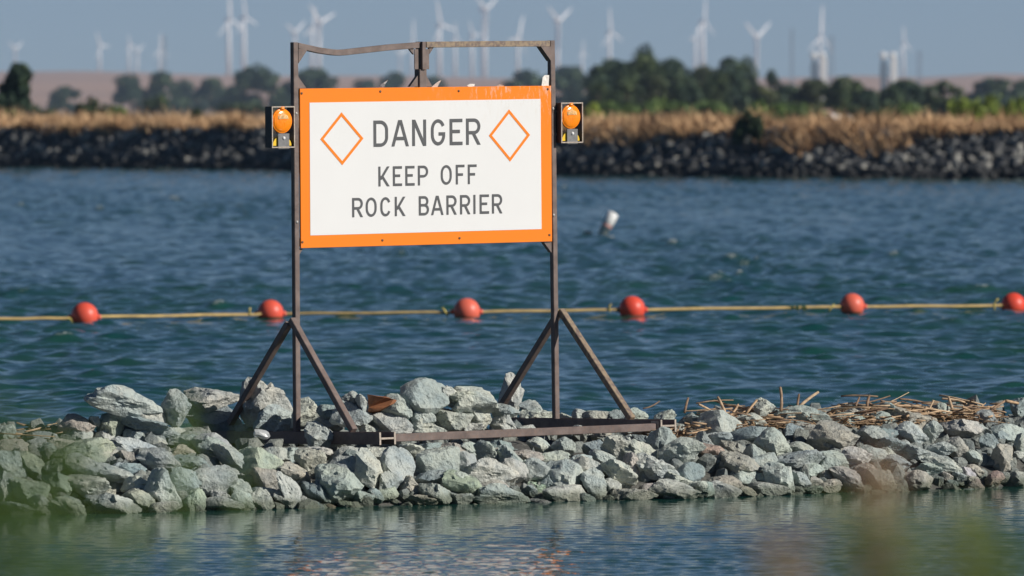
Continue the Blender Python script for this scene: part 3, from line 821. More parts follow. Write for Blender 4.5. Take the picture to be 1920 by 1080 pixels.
# bolts of the board and the posts
def bolt(p, r, m, parent, t=0.006):
    bm = bmesh.new()
    add_lathe(bm, [(r, 0), (r, t * 0.5), (r * 0.55, t), (0, t * 1.05)], 8, Matrix.Translation((p[0], p[2], p[1])) @ Matrix.Rotation(math.pi / 2, 4, 'X'))
    return from_bm("bolt", bm, m, parent)
M_darkbolt = flat("dark_bolt", (0.14, 0.07, 0.04), 0.5, 0.2, 60)
for px, py in ((565.5, 175), (713, 171.5), (860, 170.5), (1027, 167), (567, 454), (717, 450.5), (861.5, 446.5), (1030, 440.5)):
    x, z = on_board(px, py, BF); bolt((x, z, BF), 0.010, M_darkbolt, board)
for px, py in ((554.5, 213), (557, 416.5), (1036, 204), (1039.5, 403.5)):
    x, z = on_board(px, py, -PH); bolt((math.copysign(PX, x), z, -PH), 0.012, M_alu, sign)

# two barricade lights in open boxes on the posts
def warning_light(xc, zc, yf):
    bw_, bh_, bd_ = 0.212, 0.312, 0.088; t_ = 0.007
    bm = bmesh.new()
    add_box(bm, (xc - bw_ / 2 + t_ / 2, yf + bd_ / 2, zc), (t_, bd_, bh_)); add_box(bm, (xc + bw_ / 2 - t_ / 2, yf + bd_ / 2, zc), (t_, bd_, bh_))
    add_box(bm, (xc, yf + bd_ / 2, zc + bh_ / 2 - t_ / 2), (bw_ - 2 * t_ - 0.001, bd_, t_)); add_box(bm, (xc, yf + bd_ / 2, zc - bh_ / 2 + t_ / 2), (bw_ - 2 * t_ - 0.001, bd_, t_))
    box = from_bm("warning_light", bm, M_black, sign)
    box["label"] = "amber warning light in a dark open box bolted to the post"
    bm = bmesh.new(); e = 0.009
    for s in (-1, 1):
        add_box(bm, (xc + s * (bw_ / 2 - e / 2 + 0.002), yf - 0.0025, zc), (e, 0.004, bh_ + 0.004))
        add_box(bm, (xc, yf - 0.0025, zc + s * (bh_ / 2 - e / 2 + 0.002)), (bw_ - 2 * e + 0.003, 0.004, e))
    from_bm("box_rim", bm, M_rim, box)
    # lens: domed disc facing out of the box, ribbed upright
    bm = bmesh.new(); lc = Vector((xc - 0.006, yf + 0.018, zc + 0.046)); rl = 0.094
    prof = [(rl, 0.0), (rl, -0.012), (rl * 0.965, -0.016), (rl * 0.93, -0.014)] + [(rl * 0.91 * math.sin(a), -0.014 - 0.020 * math.cos(a)) for a in (R(90 - 9 * i) for i in range(1, 10))] + [(0, -0.0345)]
    mt = Matrix.Translation(lc) @ Matrix.Rotation(-math.pi / 2, 4, 'X')
    add_lathe(bm, prof, 48, mt)
    for v in bm.verts:
        dx, dz = v.co.x - lc.x, v.co.z - lc.z
        rr = math.hypot(dx, dz)
        if rr < rl * 0.9: v.co.y += 0.0022 * math.cos(dx / 0.0085 * math.pi) - 0.0
    bmesh.ops.recalc_face_normals(bm, faces=bm.faces)
    from_bm("lens", bm, M_amber, box, True)
    bm = bmesh.new()          # reflected light painted as pale prism strips in the upper half of the lens
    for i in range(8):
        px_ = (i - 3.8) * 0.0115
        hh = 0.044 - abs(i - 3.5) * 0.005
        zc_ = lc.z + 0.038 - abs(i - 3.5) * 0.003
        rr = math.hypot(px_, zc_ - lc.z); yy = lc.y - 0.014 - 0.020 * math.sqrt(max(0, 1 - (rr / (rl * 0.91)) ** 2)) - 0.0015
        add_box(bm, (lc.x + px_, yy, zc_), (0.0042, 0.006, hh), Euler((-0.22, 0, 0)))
    from_bm("prism_glints", bm, M_prism_glint, box)
    bm = bmesh.new(); add_lathe(bm, [(0.024, 0), (0.024, 0.016), (0.012, 0.022), (0, 0.023)], 12, Matrix.Translation((lc.x, lc.y - 0.006, lc.z + rl - 0.004)))
    from_bm("lens_cap", bm, M_amber, box, True)
    # yellow battery case with rounded shoulders
    bm = bmesh.new(); pts = []
    zb = zc - bh_ / 2 + 0.014
    prof = [(-0.088, 0.0), (0.088, 0.0)] + [(0.088 * math.cos(R(a)), 0.088 * math.sin(R(a)) * 0.86) for a in range(10, 171, 10)]
    a_ = [bm.verts.new((xc + x, yf + 0.016, zb + z)) for x, z in prof]; b_ = [bm.verts.new((xc + x, yf + 0.064, zb + z)) for x, z in prof]
    bm.faces.new(a_); bm.faces.new(list(reversed(b_)))
    for i in range(len(prof)): bm.faces.new((a_[i], b_[i], b_[(i + 1) % len(prof)], a_[(i + 1) % len(prof)]))
    bmesh.ops.recalc_face_normals(bm, faces=bm.faces); from_bm("battery_case", bm, M_yellow, box)
    bm = bmesh.new(); add_box(bm, (xc + 0.006, yf + 0.004, zc - bh_ / 2 + 0.048), (0.106, 0.006, 0.118)); bevel_all(bm, 0.002)
    from_bm("bracket", bm, M_plate, box)
    bolt((xc + 0.006, zc - bh_ / 2 + 0.072, yf + 0.001), 0.013, M_white, box, 0.010)
    sx_ = math.copysign(1, xc); xa = xc - sx_ * (bw_ / 2 + 0.001); xb = sx_ * (PX - 0.005)
    for dz in (-0.09, 0.09):
        bm = bmesh.new(); add_bar(bm, (xa, yf + 0.062, zc + dz), (xb, yf + 0.058, zc + dz), 0.018, 0.018)
        from_bm("mount", bm, M_steel, box)
    return box
warning_light(-1.4015, 2.342, -0.075)
warning_light(1.382, 2.342, -0.075)

# bits that gulls dropped on the sign's top edge
M_shell = flat("pale_shell", (0.72, 0.68, 0.62), 0.5, 0.2, 60)
def shard(px, py, pts, label, m=M_shell, rot=0.0):
    """thin broken shell: pts in metres (x, z) from its foot"""
    x, z = on_board(px, py, BF + 0.008)
    bm = bmesh.new()
    a = [bm.verts.new((p, -0.003 + 0.004 * math.sin(3 * i), q)) for i, (p, q) in enumerate(pts)]
    b = [bm.verts.new((p * 0.94, 0.004 + 0.004 * math.sin(3 * i), q * 0.94)) for i, (p, q) in enumerate(pts)]
    bm.faces.new(a); bm.faces.new(list(reversed(b))); n_ = len(pts)
    for i in range(n_): bm.faces.new((a[i], b[i], b[(i + 1) % n_], a[(i + 1) % n_]))
    bmesh.ops.triangulate(bm, faces=bm.faces); bmesh.ops.recalc_face_normals(bm, faces=bm.faces)
    o = from_bm("shell_fragment", bm, m)
    o.matrix_world = SM @ Matrix.Translation((x, BF + 0.010, bz1 - 0.002))
    tag(o, label, "shell fragment", "shell fragments on the sign's top edge")
M_shell_dark = flat("dark_shell", (0.16, 0.14, 0.14), 0.4, 0.5, 90)
shard(718, 165, [(-0.04, 0.004), (-0.01, 0.002), (0.0, 0.0), (0.012, 0.0), (0.02, 0.03), (0.05, 0.058), (0.038, 0.064), (0.005, 0.036), (-0.03, 0.022)], "small dark and white fragment standing above the letter D on the sign's top edge", M_shell_dark)
shard(816, 163, [(-0.04, 0.0), (0.02, 0.0), (0.05, 0.045), (0.055, 0.055), (0.01, 0.035)], "pinkish flake leaning beside the centre hanger on the sign's top edge", flat("pink_shell", (0.55, 0.42, 0.36), 0.6, 0.2, 60))
shard(883, 162, [(-0.04, 0.012), (-0.02, 0.0), (0.03, 0.004), (0.04, 0.022), (-0.01, 0.024)], "flat white chip lying midway along the right half of the sign's top edge")
shard(936, 161, [(-0.04, 0.0), (0.05, 0.0), (0.045, 0.012), (0.0, 0.018)], "brown flake lying left of the right diamond on the sign's top edge", flat("brown_shell", (0.35, 0.24, 0.18), 0.6, 0.2, 60))
shard(1022, 160, [(-0.035, 0.0), (0.035, 0.0), (0.04, 0.085), (0.0, 0.085), (-0.025, 0.07)], "upright white chip in the right corner against the post")

# ------------------------------------------------------------------ scrap and reeds on the mound
def on_mound(px, py, lift=0.0):
    d = place_depth(px, py, lift); return at(px, py, d), d
c, d = on_mound(712, 758, 0.0)
d -= 0.1
bm = bmesh.new()
quad = [(688, 739), (715, 743), (746, 751), (738, 758), (712, 768), (690, 774)]
ring0 = [at(px, py, d) for px, py in quad]; cen = sum(ring0, Vector()) / len(ring0)
a = [bm.verts.new(p - cen) for p in ring0]; b = [bm.verts.new(p - cen + Vector((0.05, 0.16, -0.02))) for p in ring0]
f0 = bm.faces.new(a); bm.faces.new(list(reversed(b)))
for i in range(len(a)): bm.faces.new((a[i], b[i], b[(i + 1) % len(a)], a[(i + 1) % len(a)]))
bmesh.ops.subdivide_edges(bm, edges=bm.edges, cuts=3, use_grid_fill=True)
for v in bm.verts: v.co += Vector((0, 0.05 * (v.co.x / 0.12) ** 2, 0)) + 0.012 * noise.noise_vector(v.co * 9)
bmesh.ops.recalc_face_normals(bm, faces=bm.faces)
o = from_bm("rusty_metal_plate", bm, M_rust); o.location = cen
tag(o, "torn orange rusted metal plate stuck between the rocks on the crest", "scrap metal")
# crumpled clear plastic
c, d = on_mound(491, 814, 0.03)
bm = bmesh.new()
add_tube(bm, [c - c + Vector((-0.055, 0, 0)), Vector((-0.03, 0, 0.004)), Vector((0.02, 0, 0)), Vector((0.05, 0, -0.004)), Vector((0.065, 0, -0.004))], [0.03, 0.034, 0.033, 0.028, 0.012], 10)
for v in bm.verts: v.co += 0.010 * noise.noise_vector(v.co * 40)
t = NT("cloudy_plastic"); t.set(Base_Color=(0.6, 0.62, 0.62), Roughness=0.3); t.b.inputs["Transmission Weight"].default_value = 0.35
o = from_bm("plastic_scrap", bm, t.m); o.location = c + Vector((0, -0.06, 0.0)); o.rotation_euler = (0, 0.15, 0.3)
tag(o, "crumpled cloudy plastic scrap between rocks left of the left post", "litter")

def mat_reed(name, a, b):
    t = NT(name); oi = t.t.nodes.new("ShaderNodeObjectInfo"); nz = t.noise(t.pos(), 22, 4, 0.7)
    c = t.mix(oi.outputs["Random"], a, b)
    t.set(Base_Color=t.mix(t.ramp(nz, [(0.4, (0.55, 0.55, 0.55)), (0.58, (0, 0, 0))]), c, tuple(x * 0.45 for x in a)), Roughness=0.75); t.bump(nz, 0.5, 0.004)
    return t.m
M_reed = mat_reed("dry_reed", (0.44, 0.29, 0.165), (0.58, 0.43, 0.28))
M_reed_dark = mat_reed("old_reed", (0.17, 0.10, 0.06), (0.36, 0.25, 0.16))
M_litter = mat_reed("reed_litter", (0.36, 0.235, 0.13), (0.36, 0.235, 0.13))
def stalk(parent, c, direction, length, rad, m, r_):
    bm = bmesh.new(); dr = direction.normalized(); side = Vector((r_.gauss(0, 1), r_.gauss(0, 1), r_.gauss(0, 1))) * 0.028 * length
    p0 = -dr * length / 2
    add_tube(bm, [p0, p0 + dr * length * 0.35 + side * 0.8, p0 + dr * length * 0.7 + side * 0.7, p0 + dr * length], [rad, rad * 1.02, rad * 0.95, rad * 0.8], 6)
    o = from_bm("stalk", bm, m, parent, True); o.location = c - parent.location
    return o
def wrack(px0, px1, count, label, tops, seed):
    mid = on_mound((px0 + px1) / 2, 780)[0]
    e = empty("reed_wrack", mid); tag(e, label, "driftwood")
    r_ = random.Random(seed)
    for i in range(count):
        px = r_.uniform(px0, px1); q = r_.uniform(1.6, 2.4)
        d = d_front(px) + q
        dens = 0.5 + 0.5 * noise.noise(Vector((px / 70.0, 1.3, seed)))
        hgt = surf(px, q) + 0.02 + r_.uniform(0, 0.12) * (0.2 + 1.1 * dens)
        c = Vector(((px - 960) / F * d, d, hgt + float(np.interp(px, tops[0], tops[1]))))
        az = r_.gauss(0.25, 0.7); el = r_.gauss(0, 0.12)
        dr = Vector((math.cos(az) * math.cos(el), math.sin(az) * math.cos(el), math.sin(el)))
        stalk(e, c, dr, r_.uniform(0.06, 0.20) + 0.32 * r_.random() ** 2, r_.uniform(0.0035, 0.0088), M_reed if r_.random() < 0.6 else M_reed_dark, r_)
    mat = bmesh.new()                                  # broken bits matted under the longer stalks
    for i in range(count * 5):
        px = r_.uniform(px0, px1); q = r_.uniform(1.6, 2.5); d = d_front(px) + q
        c = Vector(((px - 960) / F * d, d, surf(px, q) + r_.uniform(0.0, 0.055) + float(np.interp(px, tops[0], tops[1])))) - e.location
        az = r_.uniform(0, 3.14); L_ = r_.uniform(0.02, 0.09); v = Vector((math.cos(az), math.sin(az), r_.gauss(0, 0.2))) * L_
        add_bar(mat, c - v, c + v, r_.uniform(0.006, 0.016), 0.005)
    mo = from_bm("reed_litter", mat, M_litter, e); tag(mo, kind="stuff")
    return e, r_
main, r_ = wrack(1205, 1870, 280, "long heap of dry tan reed stalks along the crest at the right", ([1200, 1260, 1500, 1700, 1870], [-0.01, 0.015, 0.03, 0.035, 0.015]), 11)
def stick(e, p0, p1, rad, m):
    d = d_front(p0[0]) + 1.9; a, b = at(*p0, d), at(*p1, d + 0.1)
    o = stalk(e, (a + b) / 2, b - a, (b - a).length * 1.15, rad, m, r_); o["label"] = "stalk sticking up out of the heap"
for p0, p1, rad, m in (((1464, 768), (1463, 729), 0.0125, M_reed_dark), ((1495, 764), (1498, 741), 0.010, M_reed_dark), ((1497, 765), (1532, 737), 0.0125, M_reed), ((1284, 772), (1290, 748), 0.010, M_reed_dark),
                       ((1362, 781), (1347, 747), 0.012, M_reed), ((1366, 782), (1383, 760), 0.010, M_reed), ((1626, 762), (1630, 743), 0.012, M_reed_dark), ((1605, 760), (1611, 746), 0.009, M_reed_dark),
                       ((1748, 752), (1752, 735), 0.0), ((1785, 762), (1778, 746), 0.013, M_reed)) if False else (((1464, 768), (1463, 729), 0.0125, M_reed_dark), ((1495, 764), (1498, 741), 0.010, M_reed_dark), ((1497, 765), (1532, 737), 0.0125, M_reed), ((1284, 772), (1290, 748), 0.010, M_reed_dark),
                       ((1362, 781), (1347, 747), 0.012, M_reed), ((1366, 782), (1383, 760), 0.010, M_reed), ((1626, 762), (1630, 743), 0.012, M_reed_dark), ((1605, 760), (1611, 746), 0.009, M_reed_dark), ((1785, 765), (1779, 746), 0.013, M_reed),
                       ((1312, 759), (1330, 768), 0.009, M_reed), ((1208, 765), (1235, 753), 0.006, M_reed_dark), ((1738, 780), (1750, 753), 0.008, M_reed), ((1860, 768), (1884, 752), 0.011, M_reed_dark), ((1888, 752), (1908, 756), 0.013, M_reed), ((1400, 775), (1418, 752), 0.010, M_reed)):
    stick(main, p0, p1, rad, m)
wrack(22, 98, 22, "small heap of dry reed stalks on the crest at the left edge", ([0, 100], [-0.04, -0.04]), 23)

# ------------------------------------------------------------------ float line
M_rope = flat("yellow_rope", (0.44, 0.31, 0.12), 0.8, 0.25, 6)
M_float = None
t = NT("red_float_plastic"); p = t.pos()
c_ = t.mix(t.ramp(t.noise(p, 2.5, 4), [(0.35, (0, 0, 0)), (0.7, (0.5, 0.5, 0.5))]), (0.72, 0.045, 0.022), (0.76, 0.13, 0.075))
oi_ = t.t.nodes.new('ShaderNodeObjectInfo')
c_ = t.mix(t.math('MULTIPLY', oi_.outputs['Random'], 0.6), c_, (0.74, 0.20, 0.13))
c_ = t.mix(t.ramp(t.noise(p, 30, 5, 0.7), [(0.62, (0, 0, 0)), (0.72, (0.5, 0.5, 0.5))]), c_, (0.40, 0.16, 0.10))
t.set(Base_Color=c_, Roughness=0.42); t.b.inputs["Specular IOR Level"].default_value = 0.4
M_float = t.m
M_slime = flat("dark_waterline_growth", (0.10, 0.045, 0.02), 0.6, 0.5, 20)
FL = [(158.5, 606.5, 567, 25.5), (507, 597.5, 562, 24.5), (875, 597, 559, 25), (1185, 594.5, 555, 24.5), (1597.5, 588.5, 550, 23), (1900, 584, 549, 23.5)]
LBL = ["red ball float farthest left on the yellow rope", "red ball float just left of the sign's left post on the yellow rope", "red ball float between the two sign posts on the yellow rope",
       "red ball float just right of the sign's right post on the yellow rope", "red ball float second from the right on the yellow rope", "red ball float cut by the right edge of the view on the yellow rope"]
rope_y = [(-700, 600), (-60, 598.5), (0, 598), (130, 596.5), (158, 594.5), (185, 594), (480, 589.5), (507, 588), (535, 588.5), (850, 585.5), (875, 584.5), (902, 584.5), (1160, 581), (1185, 581), (1210, 580.5), (1575, 575.5), (1597, 575), (1622, 575), (1878, 573.2), (1900, 573), (2000, 572), (2700, 570)]
fd = [dwater(f[1]) for f in FL]
def rope_d(px): return float(np.interp(px, [f[0] for f in FL], fd)) if 158 <= px <= 1900 else (fd[0] + (px - 158) * 0.0035 if px < 158 else fd[-1] + (px - 1900) * 0.0035)
bm = bmesh.new()
rp = []
for a, b in zip(rope_y, rope_y[1:]):
    for k in range(6):
        px = a[0] + (b[0] - a[0]) * k / 6; py = a[1] + (b[1] - a[1]) * k / 6
        rp.append(at(px, py, rope_d(px)))
for i, q in enumerate(rp): q.z = max(q.z, 0.03) + 0.004 * math.sin(i * 1.7)
add_tube(bm, rp, 0.021, 8)
rope = from_bm("float_rope", bm, M_rope, None, True)
tag(rope, "yellow rope stretched across the water through the red floats", "rope")
M_tail = flat("weedy_rope_tail", (0.52, 0.42, 0.12), 0.8, 0.4, 14)
for (px, py), pts in (((132, 596), [(-14, 0), (0, 2), (7, 14)]), ((468, 589), [(0, 2), (0, -8), (0.5, -12)]), ((836, 585), [(-7, -8), (-2, -2), (4, 8)]), ((1143, 581), [(0, 4), (-1, -6), (3, -11)]), ((1560, 576), [(-6, 9), (-3, 2), (4, -5)]), ((1866, 574), [(-1, 8), (-2, -4), (2, -11), (6, -14)])):
    d = rope_d(px) - 0.03
    bm = bmesh.new(); add_tube(bm, [at(px + x, py + y, d) for x, y in pts], 0.014, 6)
    from_bm("rope_tail", bm, M_tail, rope, True)
bm = bmesh.new(); r2_ = random.Random(4)
for i in range(26):
    px = r2_.uniform(1478, 1512); p_ = at(px, 576.5, rope_d(px)); a = r2_.uniform(0, 6.28)
    add_bar(bm, p_ + Vector((0, -0.02, 0.02)), p_ + Vector((0.06 * math.cos(a), -0.03, -0.05 * abs(math.sin(a)))), 0.02, 0.006)
o = from_bm("weed_tangle", bm, mat_leaf("water_weed", (0.06, 0.09, 0.02), (0.10, 0.13, 0.03)) if False else flat("water_weed", (0.08, 0.11, 0.025), 0.7, 0.3, 20), rope)
for (px, wl, top, rpx), lab in zip(FL, LBL):
    d = dwater(wl); s = d / F; r = rpx * s
    cz = at(px, top, d).z - r
    e = empty("ball_float", (at(px, wl, d).x, d, cz)); tag(e, lab, "float", "red ball floats strung on the rope")
    bm = bmesh.new(); bmesh.ops.create_uvsphere(bm, u_segments=40, v_segments=24, radius=r, matrix=Matrix.Rotation(R(8), 4, 'X'))
    from_bm("ball", bm, M_float, e, True)
    bm = bmesh.new(); zl = -cz + 0.012; rr = math.sqrt(max(1e-4, r * r - zl * zl))
    add_lathe(bm, [(math.sqrt(max(1e-4, r * r - (zl - 0.03) ** 2)) + 0.003, zl - 0.03), (rr + 0.004, zl), (math.sqrt(max(1e-4, r * r - (zl + 0.016) ** 2)) + 0.0015, zl + 0.016)], 40)
    from_bm("waterline_band", bm, M_slime, e, True)
    bm = bmesh.new()
    for sx in (-1, 1): add_lathe(bm, [(0.0, 0.0), (0.035, 0.0), (0.035, 0.045), (0.024, 0.06), (0, 0.06)], 12, Matrix.Translation((sx * (r - 0.02), 0, at(px, float(np.interp(px, [a for a, _ in rope_y], [b for _, b in rope_y])), d).z - cz)) @ Matrix.Rotation(sx * math.pi / 2, 4, 'Y'))
    from_bm("rope_collar", bm, M_float, e, True)

# tilted spar float with a white head, and a small pale float beside it
d = dwater(443); s = d / F
M_fw = flat("white_float_paint", (0.80, 0.80, 0.78), 0.5, 0.06, 8); M_fp = flat("faded_red_band", (0.55, 0.30, 0.27), 0.6, 0.2, 20)
M_fg = flat("greyed_float_body", (0.66, 0.66, 0.62), 0.6, 0.2, 20); M_fr = flat("rusty_patch", (0.30, 0.12, 0.04), 0.7, 0.3, 20)
base = at(1127.5, 443, d)
e = empty("spar_float", base, (R(-14), R(27), 0)); tag(e, "tilted white topped spar float with a faded red band standing in the open water", "float")
L = 50 * s; r1 = 9.0 * s; r2 = 11.0 * s
bm = bmesh.new(); add_lathe(bm, [(r1, -0.5), (r1, L * 0.40), (r1 * 1.02, L * 0.40)], 24); from_bm("body", bm, M_fg, e, True)
bm = bmesh.new(); add_lathe(bm, [(r1 * 1.03, L * 0.39), (r2 * 0.88, L * 0.42), (r2 * 0.9, L * 0.50)], 24); from_bm("band", bm, M_fp, e, True)
bm = bmesh.new(); add_lathe(bm, [(r2 * 0.9, L * 0.50), (r2, L * 0.52), (r2, L * 0.93), (r2 * 0.92, L * 0.985), (r2 * 0.7, L), (0, L * 1.005)], 24); from_bm("head", bm, M_fw, e, True)
bm = bmesh.new(); add_lathe(bm, [(r1 * 1.02, L * 0.18), (r1 * 1.02, L * 0.36)], 24)
bmesh.ops.delete(bm, geom=[v for v in bm.verts if v.co.x > -r1 * 0.55], context='VERTS'); from_bm("rust_patch", bm, M_fr, e, True)
o_c = at(1102, 437.5, dwater(442.5))
bm = bmesh.new(); bmesh.ops.create_uvsphere(bm, u_segments=20, v_segments=12, radius=1.0, matrix=Matrix.Diagonal((8.5 * s, 6 * s, 5.0 * s, 1)))
e2 = empty("small_float", o_c); tag(e2, "small pale oval float on the water beside the tilted spar float", "float")
from_bm("shell", bm, flat("cream_float", (0.72, 0.60, 0.42), 0.5, 0.1, 10), e2, True)
bm = bmesh.new(); add_lathe(bm, [(8.7 * s, -0.02), (8.75 * s, 0.0), (8.6 * s, 0.012)], 20, Matrix.Diagonal((1, 0.72, 1, 1))); from_bm("band", bm, M_slime, e2, True)

# ------------------------------------------------------------------ far shore: riprap, grass
riv, rif, ro = [], [], 0
r_ = random.Random(31)
for i in range(6200):
    px = r_.uniform(-350, 2300); q = abs(r_.gauss(0, 1)) * 1.5 if r_.random() < 0.35 else r_.uniform(-0.2, 3.9)
    q = min(q, 4.0)
    d = d_far(px) + q * 1.25; sz = r_.choice((0.14, 0.18, 0.24, 0.3, 0.42))
    me, co, fc = r_.choice(TINY)
    A = np.array(Euler((r_.uniform(0, 6.28), r_.uniform(0, 6.28), r_.uniform(0, 6.28))).to_matrix())
    c = np.array(((px - 960) / F * d, d, far_profile(q) + sz * 0.15))
    riv.append((co * sz * np.array((1.2, 1, 0.8))) @ A.T + c); rif.append(fc + ro); ro += len(co)
t = NT("shade_painted_riprap"); nz = t.noise(t.pos(), 1.6, 2)
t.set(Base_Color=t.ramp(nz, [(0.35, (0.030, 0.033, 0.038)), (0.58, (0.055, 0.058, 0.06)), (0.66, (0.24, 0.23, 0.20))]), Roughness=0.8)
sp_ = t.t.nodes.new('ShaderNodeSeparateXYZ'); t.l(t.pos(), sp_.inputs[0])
t.set(Base_Color=t.mix(t.ramp(t.math('MULTIPLY', sp_.outputs[2], 0.5), [(0.15, (0.85, 0.85, 0.85)), (0.30, (0, 0, 0))]), t.ramp(nz, [(0.35, (0.035, 0.038, 0.043)), (0.53, (0.095, 0.098, 0.10)), (0.64, (0.36, 0.35, 0.31))]), (0.012, 0.013, 0.014)))  # bank's shade and sunlit specks painted into the rocks, darker towards the waterline
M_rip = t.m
o = from_np("riprap", np.concatenate(riv), np.concatenate(rif), M_rip); tag(o, "shade-darkened rock facing of the far bank under dry grass", "riprap", None, "stuff")

def tuft_field(name, n, sampler, hmin, hmax, m, seed, width=0.05, lean=0.25):
    rg = np.random.RandomState(seed); V = np.zeros((n, 3, 3)); r_ = random.Random(seed)
    for i in range(n):
        x, y, z, k = sampler(r_)
        h = rg.uniform(hmin, hmax) * k; a = rg.uniform(0, 6.28); wv = width * rg.uniform(0.6, 1.5)
        lx, ly = rg.normal(0, lean, 2) * h
        V[i] = ((x - math.cos(a) * wv, y - math.sin(a) * wv, z - 0.05), (x + math.cos(a) * wv, y + math.sin(a) * wv, z - 0.05), (x + lx, y + ly, z + h))
    Fc = np.arange(n * 3).reshape(n, 3)
    o = from_np(name, V.reshape(-1, 3), Fc, m); tag(o, kind="stuff"); return o
GL = np.array([(-600, 0.05), (0, 0.0), (60, -0.2), (110, 0.5), (180, 0.3), (350, 0.0), (430, 0.15), (540, -0.4), (1040, 0.3), (1120, 0.9), (1200, 0.9), (1260, 0.5), (1330, 0.1), (1390, -0.1), (1430, 1.0), (1500, 1.2), (1560, 0.6), (1600, 1.2), (1660, 1.3), (1720, 0.5), (1800, 0.2), (1920, 0.0), (2500, 0.3)], float)
def far_grass(r):
    px = r.uniform(-450, 2400); reach = float(np.interp(px, GL[:, 0], GL[:, 1])) + 0.5 * noise.noise(Vector((px / 22.0, 0, 4)))
    q = 3.9 - max(0, reach) * r.random() * 1.7 if r.random() < 0.45 else r.uniform(3.4, 11.5)
    d = d_far(px) + q * 1.25
    hk = max(0.25, 0.80 + 0.9 * noise.noise(Vector((px / 38.0, q * 0.35, 9))) + 0.5 * noise.noise(Vector((px / 12.0, q * 0.8, 2))))
    return (px - 960) / F * d, d, far_profile(q), hk
tuft_field("dry_grass", 42000, far_grass, 0.22, 0.78, M_straw, 5, 0.06, 0.6)

# ------------------------------------------------------------------ trees and bushes
def mat_leaf(name, c0, c1):
    t = NT(name); nz = t.noise(t.pos(), 0.33, 4, 0.65)
    t.set(Base_Color=t.ramp(nz, [(0.36, tuple(x * 0.75 for x in c0)), (0.5, c0), (0.64, tuple(x * 1.25 for x in c1))]), Roughness=0.65)
    t.b.inputs["Specular IOR Level"].default_value = 0.25
    return t.m
M_dark = mat_leaf("dark_leaves", (0.030, 0.056, 0.032), (0.075, 0.112, 0.050))
M_olive = mat_leaf("olive_leaves", (0.050, 0.066, 0.026), (0.105, 0.120, 0.046))
M_mid = mat_leaf("mid_leaves", (0.035, 0.058, 0.024), (0.075, 0.105, 0.036))
M_light = mat_leaf("light_leaves", (0.085, 0.14, 0.040), (0.16, 0.22, 0.060))
M_bright = mat_leaf("bright_leaves", (0.20, 0.27, 0.04), (0.34, 0.40, 0.075))
M_bark = flat("bark", (0.10, 0.075, 0.055), 0.9, 0.3, 3)
def leaf_cloud(lobes, n, size, rg):
    """n leaf-clump faces through the volume of several ellipsoid lobes; returns verts, faces"""
    wts = np.array([l[3] * l[4] * l[5] for l in lobes]) ** 0.8; wts /= wts.sum()
    which = rg.choice(len(lobes), n, p=wts); L = np.array(lobes)[which]
    v = rg.normal(size=(n, 3)); v /= np.linalg.norm(v, axis=1)[:, None]
    rad = rg.uniform(0.35, 1.0, n) ** 0.45; rad = np.where(rg.uniform(size=n) < 0.10, rad * rg.uniform(1.0, 1.35, n), rad)
    c = L[:, :3] + v * rad[:, None] * L[:, 3:6]
    a = rg.normal(size=(n, 3)); a /= np.linalg.norm(a, axis=1)[:, None]
    nr = v + 0.7 * rg.normal(size=(n, 3)); nr /= np.linalg.norm(nr, axis=1)[:, None]
    t1 = np.cross(a, nr); t1 /= (np.linalg.norm(t1, axis=1)[:, None] + 1e-9); t2 = np.cross(nr, t1)
    s = size * rg.uniform(0.5, 1.3, n)[:, None]
    V = np.stack([c - t1 * s, c + t2 * s * 0.7, c + t1 * s, c - t2 * s * 0.7], 1).reshape(-1, 3)
    return V, np.arange(4 * n).reshape(n, 4)
def far_ground(d): return 0.45
def tree(name, cx, ytop, wpx, ybase, d, m, label, cat, group, seed, dense=1.0, lean=0.0, lobes_n=22, shape=None, zbase=None):
    rg = np.random.RandomState(seed)
    s = d / F; top = at(cx, ytop, d); zb = far_ground(d) if zbase is None else zbase
    hgt = top.z - zb; wd = wpx * s * (1.22 if zbase is None else 1.0)
    e = empty(name, (top.x, d, zb)); tag(e, label, cat, group)
    ybz = max(0.0, at(cx, ybase, d).z - zb)
    lob = []
    for i in range(lobes_n):
        f = rg.uniform(0, 1)
        fx = rg.uniform(-0.42, 0.42) * (1.0 - 0.5 * f)
        rz = hgt * rg.uniform(0.09, 0.19)
        zz = hgt * (0.14 + 0.80 * f) * (1 - 1.5 * fx * fx) * rg.uniform(0.85, 1.0)
        zz = min(zz, hgt - rz)
        lob.append((fx * wd + lean * wd * (zz / hgt), rg.uniform(-0.25, 0.25) * wd, zz, wd * rg.uniform(0.10, 0.22), wd * rg.uniform(0.12, 0.22), rz))
    lob.append((lean * wd * 0.85, 0, hgt * 0.86, wd * 0.2, wd * 0.2, hgt * 0.14))
    n = int(3800 * dense)
    V, Fc = leaf_cloud(lob, n, max(wd * 0.034, 0.12), rg)
    from_np("crown", V, Fc, m, e)
    bm = bmesh.new(); tr = max(0.12, wd * 0.022)
    add_tube(bm, [(0, 0, -0.2), (lean * wd * 0.25, 0, hgt * 0.3), (lean * wd * 0.5, 0, hgt * 0.55), (lean * wd * 0.75, 0, hgt * 0.75)], [tr * 1.3, tr, tr * 0.7, tr * 0.3], 7)
    for l in lob[:5]:
        add_tube(bm, [(lean * wd * 0.3, 0, hgt * 0.33), (l[0] * 0.6, l[1] * 0.6, l[2] * 0.75), (l[0], l[1], l[2])], [tr * 0.5, tr * 0.32, tr * 0.12], 5)
    from_bm("trunk", bm, M_bark, e, True)
    return e
TG = "trees on the plain beyond the far bank"
